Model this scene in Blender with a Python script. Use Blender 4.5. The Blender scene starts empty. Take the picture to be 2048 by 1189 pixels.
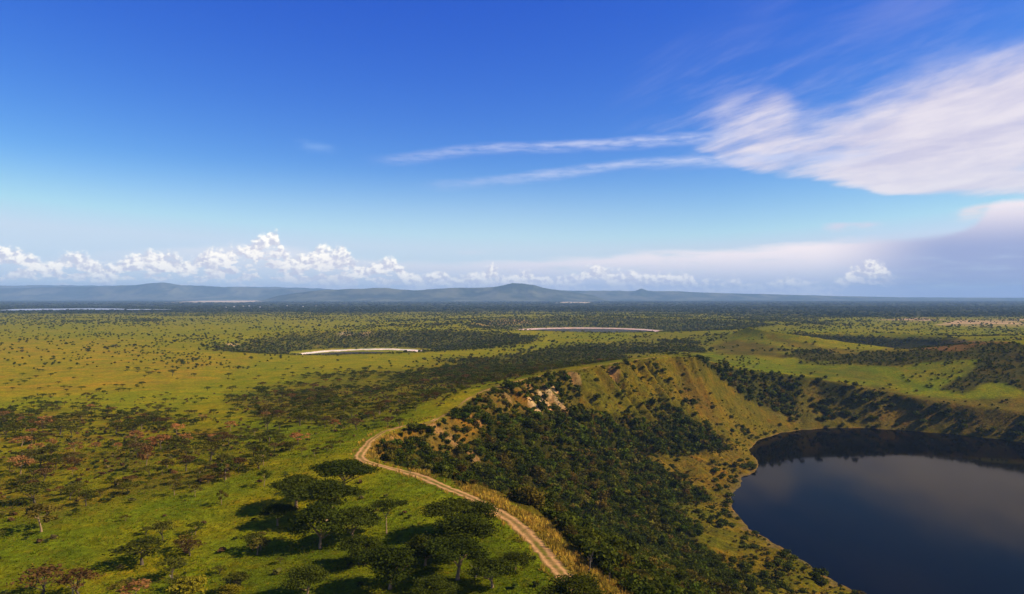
import bpy, bmesh, math, random
import numpy as np
R = math.radians
random.seed(7); rng = np.random.default_rng(11)
scene = bpy.context.scene
COL = scene.collection

# ------------------------------------------------------------------ camera
F = 1462.0            # focal length in photo pixels (photo is 2048 wide)
CX, YH = 1024.0, 594.5
CAMZ = 125.0          # metres above the crater lake
cam_d = bpy.data.cameras.new("camera"); cam = bpy.data.objects.new("camera", cam_d)
COL.objects.link(cam); scene.camera = cam
cam_d.sensor_width = 36; cam_d.lens = 36 * F / 2048
cam_d.clip_start = 1; cam_d.clip_end = 120000
cam.location = (0, 0, CAMZ); cam.rotation_euler = (R(90), 0, 0)

# ------------------------------------------------------------------ light
SUN_EL, SUN_AZ = 36.0, 99.0        # azimuth clockwise from +Y (view direction)
sun_d = bpy.data.lights.new("sun", 'SUN'); sun = bpy.data.objects.new("sun", sun_d)
COL.objects.link(sun)
sun_d.energy = 5.0; sun_d.angle = R(0.5); sun_d.color = (1.0, 0.84, 0.58)
sun.rotation_euler = (R(90 - SUN_EL), 0, R(180 - SUN_AZ))
scene.view_settings.view_transform = 'Standard'
scene.view_settings.look = 'None'
scene.view_settings.exposure = 0.45
scene.view_settings.gamma = 1.0
scene.cycles.use_denoising = True
scene.cycles.max_bounces = 5
scene.cycles.diffuse_bounces = 2
scene.cycles.transmission_bounces = 2
scene.cycles.volume_bounces = 1
scene.cycles.sample_clamp_indirect = 4
SKY = 0.10
EXPO = 2 ** 0.45

# ------------------------------------------------------------------ node helper
class NT:
    def __init__(s, tree): s.t = tree; s.n = tree.nodes; s.l = tree.links
    def add(s, typ, **kw):
        n = s.n.new(typ)
        for k, v in kw.items(): setattr(n, k, v)
        return n
    def put(s, sock, v):
        if hasattr(v, 'links') or isinstance(v, bpy.types.NodeSocket): s.l.new(v, sock)
        elif isinstance(v, (tuple, list)) and len(v) == 3 and sock.type == 'RGBA': sock.default_value = (*v, 1)
        else: sock.default_value = v
    def m(s, op, a, b=0.0, c=0.0, clamp=False):
        n = s.add('ShaderNodeMath', operation=op, use_clamp=clamp)
        s.put(n.inputs[0], a); s.put(n.inputs[1], b); s.put(n.inputs[2], c)
        return n.outputs[0]
    def ss(s, x, a, b):       # smoothstep
        n = s.add('ShaderNodeMapRange', interpolation_type='SMOOTHSTEP')
        s.put(n.inputs[0], x); s.put(n.inputs[1], a); s.put(n.inputs[2], b)
        return n.outputs[0]
    def lin(s, x, a, b, c=0.0, d=1.0):
        n = s.add('ShaderNodeMapRange')
        for i, v in enumerate((x, a, b, c, d)): s.put(n.inputs[i], v)
        return n.outputs[0]
    def mix(s, f, a, b, blend='MIX'):
        n = s.add('ShaderNodeMix', data_type='RGBA', blend_type=blend)
        s.put(n.inputs[0], f); s.put(n.inputs[6], a); s.put(n.inputs[7], b)
        return n.outputs[2]
    def vec(s, x, y, z=0.0):
        n = s.add('ShaderNodeCombineXYZ')
        for i, v in enumerate((x, y, z)): s.put(n.inputs[i], v)
        return n.outputs[0]
    def noise(s, v, scale=1.0, detail=4.0, rough=0.55, dist=0.0):
        n = s.add('ShaderNodeTexNoise')
        if v is not None: s.put(n.inputs['Vector'], v)
        n.inputs['Scale'].default_value = scale; n.inputs['Detail'].default_value = detail
        n.inputs['Roughness'].default_value = rough; n.inputs['Distortion'].default_value = dist
        return n.outputs[0]
    def curve(s, x, pts, x0, x1, y0, y1):
        """piecewise curve through pts [(x,y)...]; returns y in its own units"""
        t = s.lin(x, x0, x1)
        n = s.add('ShaderNodeFloatCurve')
        c = n.mapping.curves[0]
        P = sorted(((px - x0) / (x1 - x0), (py - y0) / (y1 - y0)) for px, py in pts)
        c.points[0].location = (0, P[0][1]); c.points[1].location = (1, P[-1][1])
        for q in P:
            if 0.001 < q[0] < 0.999: c.points.new(*q)
        for p_ in c.points: p_.handle_type = 'AUTO_CLAMPED'
        n.mapping.update()
        s.put(n.inputs[1], t)
        return s.lin(n.outputs[0], 0, 1, y0, y1)

# ------------------------------------------------------------------ sky
def azel(px, py):
    az = math.atan((px - CX) / F)
    return math.degrees(az), math.degrees(math.atan((YH - py) / F * math.cos(az)))

def srgb(r, g, b):
    f = lambda c: c / 12.92 if c <= 0.04045 else ((c + 0.055) / 1.055) ** 2.4
    return (f(r / 255), f(g / 255), f(b / 255))

world = bpy.data.worlds.new("World"); scene.world = world; world.use_nodes = True
def build_world():
    w = NT(world.node_tree); w.n.clear()
    tc = w.add('ShaderNodeTexCoord')
    sep = w.add('ShaderNodeSeparateXYZ'); w.l.new(tc.outputs['Generated'], sep.inputs[0])
    x, y, z = sep.outputs
    DEG = 57.29578
    az = w.m('MULTIPLY', w.m('ARCTAN2', x, y), DEG)
    el = w.m('MULTIPLY', w.m('ARCSINE', z), DEG)
    sky = w.add('ShaderNodeTexSky', sky_type='NISHITA')
    sky.sun_disc = False; sky.sun_elevation = R(SUN_EL); sky.sun_rotation = R(SUN_AZ)
    sky.altitude = 900; sky.air_density = 1.0; sky.dust_density = 0.6; sky.ozone_density = 2.6
    nv = w.add('ShaderNodeVectorMath', operation='NORMALIZE')
    w.l.new(w.vec(x, y, w.m('MAXIMUM', z, 0.004)), nv.inputs[0])
    w.l.new(nv.outputs[0], sky.inputs[0])
    hs = w.add('ShaderNodeHueSaturation'); hs.inputs['Saturation'].default_value = 1.28
    hs.inputs['Hue'].default_value = 0.512
    w.l.new(sky.outputs[0], hs.inputs['Color'])
    sp = w.add('ShaderNodeSeparateColor'); w.l.new(hs.outputs[0], sp.inputs[0])
    cb = w.add('ShaderNodeCombineColor')
    for i, (g_, p_) in enumerate(((3.45, 1.64), (2.42, 1.50), (1.24, .66))):   # richer blue overhead, paler towards the horizon
        v_ = w.m('MULTIPLY', w.m('POWER', w.m('MULTIPLY', sp.outputs[i], SKY), p_), g_)
        w.l.new(w.m('DIVIDE', w.m('MINIMUM', v_, (.62, .74, .92)[i]), SKY * EXPO), cb.inputs[i])
    col = cb.outputs[0]
    K = 1.0 / SKY / EXPO                                  # cloud colours are given as seen
    def C(r, g, b, k=1.0): return tuple(c * K * k for c in srgb(r, g, b))
    A0, A1 = -60.0, 75.0
    def crv(pts, conv=True):
        if conv: pts = [azel(*p) for p in pts]; return w.curve(az, pts, A0, A1, -5, 35)
        return w.curve(az, [(azel(p[0], 500)[0], p[1]) for p in pts], A0, A1, 0, 1)
    # ---- domain for streaky high cloud, tilted a little
    ca, sa = math.cos(R(9)), math.sin(R(9))
    ua = w.m('ADD', w.m('MULTIPLY', az, ca), w.m('MULTIPLY', el, sa))
    ub = w.m('SUBTRACT', w.m('MULTIPLY', el, ca), w.m('MULTIPLY', az, sa))
    warp = w.m('SUBTRACT', w.noise(w.vec(w.m('MULTIPLY', ua, .07), w.m('MULTIPLY', ub, .15), 3.1), 1, 2), .5)
    ubw = w.m('ADD', ub, w.m('MULTIPLY', warp, 2.4))
    a0, e0 = azel(640, 470)
    fx_, fy_ = w.m('SUBTRACT', az, a0), w.m('SUBTRACT', ubw, e0 * ca - a0 * sa)
    fr = w.m('SQRT', w.m('ADD', w.m('MULTIPLY', fx_, fx_), w.m('MULTIPLY', fy_, fy_)))
    fp = w.m('ARCTAN2', w.m('SUBTRACT', w.m('ADD', el, w.m('MULTIPLY', warp, 1.6)), e0), fx_)
    fan = w.noise(w.vec(w.m('MULTIPLY', fr, .075), w.m('MULTIPLY', fp, 13.0), 4.4), 1, 8, .58)
    fan2 = w.noise(w.vec(w.m('MULTIPLY', fr, .20), w.m('MULTIPLY', fp, 40.0), 6.4), 1, 6, .6)
    lump = w.noise(w.vec(w.m('MULTIPLY', az, .11), w.m('MULTIPLY', el, .16), 2.2), 1, 7, .55)
    st = w.noise(w.vec(w.m('MULTIPLY', ua, .07), w.m('MULTIPLY', ubw, .42), 1.7), 1, 7, .56)
    st2 = w.noise(w.vec(w.m('MULTIPLY', ua, .14), w.m('MULTIPLY', ubw, .9), 8.2), 1, 6, .56)
    # ---- very high faint veil near the top right
    v = w.m('MULTIPLY', w.ss(az, 12, 26), w.m('MULTIPLY', w.ss(el, 13, 19), w.ss(st, .42, .75)))
    col = w.mix(w.m('MULTIPLY', v, .35), col, C(150, 160, 225))
    # ---- big cirrus fan
    top = crv([(400, 330), (1000, 262), (1200, 232), (1400, 190), (1540, 168), (1630, 205), (1700, 185), (1760, 160), (1900, 122), (2048, 82), (2400, 0), (2900, -120)])
    bot = crv([(400, 330), (1000, 275), (1200, 262), (1400, 310), (1480, 344), (1600, 360), (1700, 374), (1800, 388), (1950, 392), (2048, 396), (2400, 410), (2900, 420)])
    inten = crv([(300, 0), (1050, 0), (1200, .10), (1300, .24), (1400, .46), (1500, .70), (1620, .82), (1720, .95), (1850, 1.0), (2048, 1), (2600, 1)], False)
    mixn = w.m('ADD', w.m('MULTIPLY', fan, .38), w.m('ADD', w.m('MULTIPLY', lump, .30), w.m('MULTIPLY', fan2, .32)))
    e1 = w.m('ADD', el, w.m('MULTIPLY', w.m('SUBTRACT', mixn, .5), 3.0))
    mt = w.ss(w.m('SUBTRACT', top, e1), -2.2, 3.6)
    e2 = w.m('ADD', el, w.m('MULTIPLY', w.m('SUBTRACT', st2, .5), 1.3))
    mb = w.ss(w.m('SUBTRACT', e2, bot), -.50, .70)
    body = w.m('MULTIPLY', w.m('MULTIPLY', mt, mb), inten)
    a = w.ss(w.m('ADD', w.m('MULTIPLY', body, 1.10), w.m('MULTIPLY', w.m('SUBTRACT', mixn, .5), 3.4)), .12, 1.10)
    a = w.m('MULTIPLY', a, w.ss(body, .0, .42))
    # soft outlying wisps
    wi = w.m('MULTIPLY', w.m('MULTIPLY', w.ss(w.m('ADD', w.m('MULTIPLY', fan, .6), w.m('MULTIPLY', fan2, .4)), .46, .70), w.m('MULTIPLY', w.ss(az, 6, 18), w.m('MULTIPLY', w.ss(el, 8.6, 11), w.ss(el, 21, 14)))), .22)
    a = w.m('MAXIMUM', a, wi)
    shade = w.m('ADD', w.m('MULTIPLY', w.ss(fan2, .36, .64), .5), w.m('MULTIPLY', w.ss(st2, .38, .62), .5))
    cc = w.mix(shade, C(214, 208, 230), C(246, 236, 242))
    col = w.mix(w.m('MULTIPLY', a, .92), col, cc)
    # ---- thin streaks
    def streak(pts, ints, wid, seed, tone):
        nonlocal col
        c = crv(pts)
        n1 = w.m('SUBTRACT', w.noise(w.vec(w.m('MULTIPLY', az, .16), w.m('MULTIPLY', el, .35), seed), 1, 3), .5)
        d = w.m('SUBTRACT', w.m('ADD', el, w.m('MULTIPLY', n1, .55)), c)
        n2 = w.noise(w.vec(w.m('MULTIPLY', az, .45), w.m('MULTIPLY', el, 2.4), seed + 4), 1, 6, .62)
        up = w.ss(d, wid * 1.0, -wid * .3); lo = w.ss(d, -wid * 2.3, -wid * .2)
        k = w.m('MULTIPLY', w.m('MULTIPLY', up, lo), crv(ints, False))
        k = w.m('MULTIPLY', k, w.ss(n2, .22, .72))
        col = w.mix(w.m('MULTIPLY', k, 1.25, clamp=True), col, C(*tone))
    streak([(300, 340), (700, 318), (800, 312), (900, 300), (1000, 291), (1100, 287), (1200, 284), (1300, 278), (1400, 270), (1550, 262), (2000, 250)],
           [(300, 0), (690, 0), (800, .34), (950, .52), (1100, .68), (1250, .75), (1350, .7), (1450, .35), (1560, 0), (2400, 0)], .40, 2.0, (196, 206, 244))
    streak([(300, 380), (850, 366), (950, 361), (1050, 350), (1100, 343), (1200, 330), (1300, 321), (1450, 316), (1600, 310), (1750, 306), (2200, 300)],
           [(300, 0), (800, 0), (880, .2), (1000, .4), (1100, .62), (1300, .66), (1500, .75), (1650, .7), (1760, .3), (1850, 0), (2400, 0)], .38, 9.0, (198, 210, 246))
    streak([(300, 290), (590, 284), (640, 292), (690, 297), (1200, 300)], [(300, 0), (585, 0), (620, .42), (655, .3), (690, 0), (2400, 0)], .35, 15.0, (150, 190, 245))
    streak([(300, 440), (1650, 452), (1760, 448), (2400, 440)], [(300, 0), (1640, 0), (1670, 1), (1740, .9), (1800, 0), (2400, 0)], .30, 21.0, (222, 222, 240))
    streak([(300, 440), (1900, 428), (1980, 414), (2060, 410), (2400, 420)], [(300, 0), (1890, 0), (1930, .9), (2000, 1), (2200, 1), (2400, 1)], .45, 27.0, (240, 232, 238))
    streak([(300, 500), (915, 501), (985, 502), (1500, 500)], [(300, 0), (905, 0), (935, .8), (970, .7), (995, 0), (2400, 0)], .16, 33.0, (232, 226, 240))
    # ---- whitening near the horizon
    col = w.mix(w.m('MULTIPLY', w.m('MULTIPLY', w.ss(el, 10.5, .2), .80), w.lin(az, 0, 16, 1, .45)), col, C(212, 233, 247))
    # ---- low cirrostratus sheet to the right, and a pale band low on the left
    vt = crv([(-300, 545), (200, 500), (500, 485), (700, 512), (850, 522), (1000, 520), (1150, 515), (1300, 503), (1450, 496), (1600, 482), (1750, 472), (1880, 466), (1950, 440), (2000, 400), (2100, 392), (2500, 380)])
    vi = crv([(-300, .15), (200, .2), (500, .35), (700, .45), (900, .6), (1150, .85), (1400, .88), (1600, .92), (1800, .95), (2048, .97), (2500, .97)], False)
    n = w.noise(w.vec(w.m('MULTIPLY', az, .16), w.m('MULTIPLY', el, 1.0), 5.5), 1, 6, .6)
    d = w.m('SUBTRACT', vt, w.m('ADD', el, w.m('MULTIPLY', w.m('SUBTRACT', n, .5), 1.3)))
    k = w.m('MULTIPLY', w.m('MULTIPLY', w.ss(d, -.15, .55), vi), w.ss(n, .10, .50))
    low = w.ss(el, 3.6, .9)
    right = w.ss(az, 22, 31)
    cv = w.mix(low, C(252, 238, 238, 1.16), C(214, 220, 242, 1.0))
    cv = w.mix(w.m('MULTIPLY', right, w.ss(el, 7.0, 3.0)), cv, C(164, 174, 216))
    col = w.mix(k, col, cv)
    # blue gaps under the sheet
    n = w.noise(w.vec(w.m('MULTIPLY', az, .12), w.m('MULTIPLY', el, 1.5), 15.5), 1, 5, .6)
    # ---- cumulus along the horizon
    tp = [(-600, 520), (-200, 505), (0, 497), (30, 494), (60, 500), (92, 518), (120, 505), (150, 502), (175, 507), (205, 526), (240, 516), (285, 500), (340, 502), (362, 516),
          (400, 505), (440, 494), (500, 482), (526, 470), (545, 462), (558, 470), (566, 494), (600, 508), (640, 492), (690, 484), (704, 520), (740, 524), (780, 510), (802, 530), (850, 545), (876, 534),
          (905, 549), (960, 544), (988, 528), (1004, 549), (1044, 538), (1080, 550), (1150, 546), (1192, 528), (1225, 542), (1260, 538), (1300, 548), (1380, 547), (1402, 564), (1450, 562), (1468, 550), (1484, 566),
          (1545, 560), (1600, 554), (1650, 562), (1690, 548), (1712, 524), (1766, 522), (1786, 556), (1850, 566), (2048, 572), (2600, 570)]
    ct = crv(tp)
    P = lambda ox, oy: w.vec(w.m('ADD', az, ox), w.m('ADD', w.m('MULTIPLY', el, 1.25), oy), 0.3)
    def billow(ox, oy):
        a_ = w.noise(P(ox, oy), .85, 2, .5)
        b_ = w.noise(P(ox, oy), 2.6, 6, .6)
        return w.m('ADD', w.m('MULTIPLY', a_, .62), w.m('MULTIPLY', b_, .55))
    b0, b1 = billow(0, 0), billow(.22, .30)
    depth = w.m('SUBTRACT', ct, el)
    gap = w.noise(w.vec(w.m('MULTIPLY', az, .42), w.m('MULTIPLY', el, 1.3), 12.5), 1, 4, .6)
    dens = w.m('ADD', w.m('MULTIPLY', w.m('SUBTRACT', b0, .58), 3.4), w.m('MULTIPLY', w.m('MINIMUM', depth, .8), 1.55))
    dens = w.m('SUBTRACT', dens, w.m('MULTIPLY', w.m('MULTIPLY', w.ss(depth, .5, 1.6), w.ss(gap, .38, .58)), 1.6))
    alpha = w.ss(dens, -.05, .75)
    ci = crv([(-600, 1), (820, 1), (900, .85), (1150, .85), (1420, .9), (1700, .9), (1770, .85), (1800, .12), (2048, .1), (2600, 0)], False)
    fade = w.ss(el, .5, 1.9)
    lit = w.ss(w.m('SUBTRACT', b0, b1), -.12, .10)
    lit = w.m('MULTIPLY', lit, w.lin(w.m('MINIMUM', depth, 2.2), 0, 2.2, 1.15, .62), clamp=True)
    cu = w.mix(lit, C(222, 218, 232), C(255, 246, 230, 1.45))
    alpha = w.m('MULTIPLY', w.m('MULTIPLY', alpha, ci), w.lin(fade, 0, 1, .32, .78))
    col = w.mix(alpha, col, cu)
    bg = w.add('ShaderNodeBackground'); bg.inputs['Strength'].default_value = SKY
    w.l.new(col, bg.inputs['Color'])
    out = w.add('ShaderNodeOutputWorld'); w.l.new(bg.outputs[0], out.inputs[0])
build_world()
world.cycles.sampling_method = 'MANUAL'; world.cycles.sample_map_resolution = 512

# ------------------------------------------------------------------ numpy helpers
def hash2(ix, iy, seed):
    n = (ix.astype(np.int64) * 374761393 + iy.astype(np.int64) * 668265263 + seed * 1442695041) & 0xFFFFFFFF
    n = ((n ^ (n >> 13)) * 1274126177) & 0xFFFFFFFF
    n = ((n ^ (n >> 16)) * 2246822519) & 0xFFFFFFFF
    return ((n ^ (n >> 15)) & 0xFFFFFF) / float(0xFFFFFF)
def vnoise(x, y, seed=0):
    fx, fy = np.floor(x), np.floor(y); tx, ty = x - fx, y - fy
    tx = tx * tx * (3 - 2 * tx); ty = ty * ty * (3 - 2 * ty)
    a = hash2(fx, fy, seed); b = hash2(fx + 1, fy, seed); c = hash2(fx, fy + 1, seed); d = hash2(fx + 1, fy + 1, seed)
    return (a * (1 - tx) + b * tx) * (1 - ty) + (c * (1 - tx) + d * tx) * ty
def fbm(x, y, o=4, seed=0, g=.5):
    s = 0; a = 1; t = 0
    for i in range(o):
        s = s + a * vnoise(x * 2 ** i + 17.3 * i, y * 2 ** i - 9.1 * i, seed + i); t += a; a *= g
    return s / t
def ss(x, a, b):
    t = np.clip((x - a) / (b - a), 0, 1); return t * t * (3 - 2 * t)
def poly_in(px, py, pts, feather=6.0):
    """soft mask (0..1) of a polygon"""
    P = np.array(pts, float); n = len(P)
    x0, y0 = P.min(0) - feather; x1, y1 = P.max(0) + feather
    out = np.zeros(px.shape)
    sel = (px > x0) & (px < x1) & (py > y0) & (py < y1)
    if not sel.any(): return out
    X, Y = px[sel], py[sel]
    inside = np.zeros(X.shape, bool); dist = np.full(X.shape, 1e9)
    for i in range(n):
        ax, ay = P[i]; bx, by = P[(i + 1) % n]
        c = ((ay > Y) != (by > Y))
        with np.errstate(divide='ignore', invalid='ignore'):
            xi = (bx - ax) * (Y - ay) / (by - ay + 1e-12) + ax
        inside ^= c & (X < xi)
        dx, dy = bx - ax, by - ay
        t = np.clip(((X - ax) * dx + (Y - ay) * dy) / (dx * dx + dy * dy + 1e-9), 0, 1)
        dist = np.minimum(dist, (X - ax - t * dx) ** 2 + ((Y - ay - t * dy)) ** 2)
    d = np.sqrt(dist) * np.where(inside, 1, -1)
    out[sel] = ss(d, -feather, feather)
    return out
def proj(X, Y, Z):
    Yc = np.maximum(Y, 1e-3)
    return CX + F * X / Yc, YH + F * (CAMZ - Z) / Yc
def unproj(px, py, z):
    D = F * (CAMZ - z) / (py - YH); return (px - CX) / F * D, D

# ------------------------------------------------------------------ terrain
TRACK_PX = [(1420, 1400, 68), (1290, 1290, 68), (1200, 1215, 69), (1138, 1163, 69.5), (1108, 1130, 70), (1070, 1085, 70), (1030, 1045, 70), (985, 1018, 70), (940, 995, 70), (890, 975, 70), (845, 955, 70), (800, 941, 70),
            (760, 931, 70), (728, 923, 70), (718, 914, 70), (728, 898, 70), (742, 880, 70), (765, 865, 70), (800, 855, 70), (845, 846, 70.5), (880, 835, 71), (905, 822, 71), (935, 798, 71.5), (965, 783, 72), (1000, 772, 72), (1050, 758, 72),
            (1120, 744, 72), (1200, 731, 72), (1280, 718, 72), (1345, 711, 71.5)]
TRACK = np.array([(*unproj(a, b, z), z) for a, b, z in TRACK_PX])
C1 = np.array([270.0, 420.0])
def polar_tab(pts, c):
    """periodic table r(theta), extra columns interpolated too"""
    P = np.array(pts, float)
    th = np.degrees(np.arctan2(P[:, 1] - c[1], P[:, 0] - c[0])) % 360
    r = np.hypot(P[:, 0] - c[0], P[:, 1] - c[1])
    o = np.argsort(th); th, r, Z = th[o], r[o], P[o, 2:]
    g = np.arange(0, 360, .25)
    cols = [np.interp(g, th, v, period=360) for v in [r] + [Z[:, i] for i in range(Z.shape[1])]]
    k = np.exp(-.5 * (np.arange(-16, 17) / 6.0) ** 2); k /= k.sum()
    return [np.convolve(np.concatenate([c_[-16:], c_, c_[:16]]), k, 'valid') for c_ in cols]
def tab(t, th): return np.interp(th, np.arange(0, 360.5, .25), np.append(t, [t[0], t[0]])[:1442][:len(np.arange(0, 360.5, .25))])
rim_pts = []
for i, (X, Y, z) in enumerate(TRACK[2:]):
    d = C1 - np.array([X, Y]); d /= np.hypot(*d)
    off = 8.5 if i < 6 else (7.0 if i < 10 else 5.0)
    rim_pts.append((X + d[0] * off, Y + d[1] * off, z - .8))
for px, py, z in [(1390, 716, 69), (1450, 730, 58), (1530, 748, 46), (1620, 760, 40), (1700, 772, 36), (1780, 785, 31), (1850, 800, 27), (2048, 826, 21.5)]:
    X, Y = unproj(px, py, z); rim_pts.append((X, Y, z))
rim_pts += [(650, 520, 30), (660, 380, 38), (620, 220, 50), (520, 90, 60), (380, 20, 66), (230, 10, 68)]
RIM_R, RIM_Z = polar_tab(rim_pts, C1)
shore_px = [(1560, 1095), (1620, 1131), (1720, 1189), (1490, 1046), (1470, 1015), (1465, 998), (1478, 972), (1505, 945), (1520, 927), (1500, 900), (1530, 877), (1570, 866), (1610, 860), (1660, 856), (1730, 857), (1800, 861), (1900, 869), (2048, 885)]
lake_pts = [(*unproj(a, b, 0), 0) for a, b in shore_px] + [(560, 520, 0), (570, 380, 0), (500, 230, 0), (380, 190, 0), (270, 215, 0)]
LK_R, _ = polar_tab(lake_pts, C1)

def ring_crater(X, Y, z, c, rim, zr, floor, zf, L, k=1.6, th_tab=True):
    dx, dy = X - c[0], Y - c[1]; r = np.hypot(dx, dy); th = np.degrees(np.arctan2(dy, dx)) % 360
    a = np.array([0, 90, 180, 270, 360.])
    f = lambda v: v if np.isscalar(v) else np.interp(th, np.linspace(0, 360, len(v) + 1), list(v) + [v[0]])
    wob = (fbm(np.cos(np.radians(th)) * 2 + c[0], np.sin(np.radians(th)) * 2, 3, 77) - .5)
    rr = f(rim) * (1 + .10 * wob); zz = f(zr) + 3 * wob; fl = f(floor)
    t = np.clip((r - fl) / (rr - fl), -1, 1)
    p = np.where(t > 0, .45 * t + .55 * np.abs(t) ** k, 0)
    zin = zf + (zz - zf) * p - np.where(t < 0, 2.5 * np.minimum(1, -t * 6), 0)
    zout = z + (zz - z) * np.exp(-np.maximum(r - rr, 0) / L)
    return np.where(r < rr, zin, zout)

C2 = (-262, 1285); C3 = (215, 2080); C4 = (580, 1260)
def height(X, Y):
    X = np.asarray(X, float); Y = np.asarray(Y, float)
    D = np.hypot(X, Y)
    z = 63 - 13 * ss(D, 120, 800) - 4 * ss(D, 800, 3000)
    mead = ss(X, 120, 330) * ss(D, 500, 720) * (1 - ss(D, 900, 1700))
    z = z - 9 * mead
    u = fbm(X / 260, Y / 260, 3, 5) - .5
    z = z + u * 5 * ss(D, 100, 400) * (1 - ss(D, 2500, 9000) * .7)
    # hills on the right
    z = z + 33 * np.exp(-(((X - 620) / 120) ** 2 + ((Y - 850) / 105) ** 2) / 2)
    z = z + 20 * np.exp(-(((X - 830) / 120) ** 2 + ((Y - 1130) / 120) ** 2) / 2)
    z = z + 7 * np.exp(-(((X - 330) / 70) ** 2 + ((Y - 1010) / 40) ** 2) / 2)
    # side craters
    z = ring_crater(X, Y, z, C4, (178, 185, 172, 168, 165, 175, 175, 172), (58, 57, 56, 66, 77, 66, 47, 50), 80, 20, 42)
    z = ring_crater(X, Y, z, C2, (270, 330, 215, 335), (51, 53, 51, 49.5), (104, 110, 104, 104), 23.5, 120, 1.3)
    z = ring_crater(X, Y, z, C3, (480, 520, 330, 575), (56, 58, 54, 52), (196, 185, 196, 185), 27.6, 140, 1.3)
    # the main crater
    dx, dy = X - C1[0], Y - C1[1]; r = np.hypot(dx, dy); th = np.degrees(np.arctan2(dy, dx)) % 360
    rr, zr, rl = tab(RIM_R, th), tab(RIM_Z, th), tab(LK_R, th)
    west0 = ss(np.abs(((th - 165 + 180) % 360) - 180), 70, 45)
    rr = rr - west0 * 7 * ss(fbm(th / 1.7, th * 0 + 3, 3, 47), .42, .70)
    rn = fbm(X / 22, Y / 22, 3, 31) - .5
    rl = rl + rn * 7 + (fbm(X / 7, Y / 7, 2, 33) - .5) * 2.5
    t = np.clip((r - rl) / np.maximum(rr - rl, 8), -1, 1)
    west = ss(np.abs(((th - 175 + 180) % 360) - 180), 95, 40)
    k = .45 + .3 * west
    p = np.where(t > 0, (1 - k) * t + k * np.abs(t) ** 2.3, 0)
    rib = fbm(th / 3.4, r / 160, 3, 41, .55); rib = 1 - np.abs(2 * rib - 1) * 1.6
    env = np.clip(t, 0, 1) ** .8 * np.clip(1 - t, 0, 1) ** .32
    bump = (fbm(X / 16, Y / 16, 4, 51) - .5)
    zin = zr * p + env * (rib * 12.5 - 4.7) * (.12 + .88 * west) + bump * (5 + 3 * west) * np.clip(t * 5, 0, 1) * np.clip((1 - t) * 12, 0, 1) - np.where(t < 0, 4 * np.minimum(1, -t * 8), 0)
    L = 58 + 30 * west
    e = np.maximum(r - rr, 0)
    zout = z + (zr + .8 - z) * np.exp(-(np.maximum(e - 14, 0) / L) ** 1.15) - .8 * (1 - ss(e, 0, 7))
    z = np.where(r < rr, zin, zout)
    return z

def hit(px, py):
    D = np.geomspace(40, 30000, 6000)
    X = (px - CX) / F * D; Zr = CAMZ - (py - YH) / F * D
    h = height(X, D); i = int(np.argmax(h >= Zr))
    if h[i] < Zr[i]: i = len(D) - 1
    d0, d1 = D[max(i - 1, 0)], D[i]
    for _ in range(25):
        m_ = .5 * (d0 + d1); x = (px - CX) / F * m_
        if float(height(np.array([x]), np.array([m_]))[0]) >= CAMZ - (py - YH) / F * m_: d1 = m_
        else: d0 = m_
    x = (px - CX) / F * d1
    return x, d1, float(height(np.array([x]), np.array([d1]))[0])

# ------------------------------------------------------------------ object helpers
def tag(o, label=None, cat=None, group=None, kind=None):
    if label: o['label'] = label
    if cat: o['category'] = cat
    if group: o['group'] = group
    if kind: o['kind'] = kind
    return o
def np_mesh(name, V, Q, mat, cols=None, smooth=False):
    V = np.ascontiguousarray(V, dtype=np.float32); Q = np.ascontiguousarray(Q, dtype=np.int32)
    me = bpy.data.meshes.new(name); k = Q.shape[1]
    me.vertices.add(len(V)); me.vertices.foreach_set('co', V.ravel())
    me.loops.add(Q.size); me.loops.foreach_set('vertex_index', Q.ravel())
    me.polygons.add(len(Q)); me.polygons.foreach_set('loop_start', np.arange(0, Q.size, k, dtype=np.int32))
    if smooth: me.polygons.foreach_set('use_smooth', np.ones(len(Q), bool))
    if cols is not None:
        at = me.color_attributes.new('Col', 'FLOAT_COLOR', 'POINT')
        c4 = np.ones((len(V), 4), np.float32); c4[:, :3] = cols
        at.data.foreach_set('color', c4.ravel())
    me.update(calc_edges=True)
    if mat: me.materials.append(mat)
    return me
def link(name, me, parent=None):
    o = bpy.data.objects.new(name, me); COL.objects.link(o)
    if parent: o.parent = parent
    return o
def new_mat(name):
    m_ = bpy.data.materials.new(name); m_.use_nodes = True
    t = NT(m_.node_tree); t.n.clear()
    out = t.add('ShaderNodeOutputMaterial')
    return m_, t, out

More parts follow.
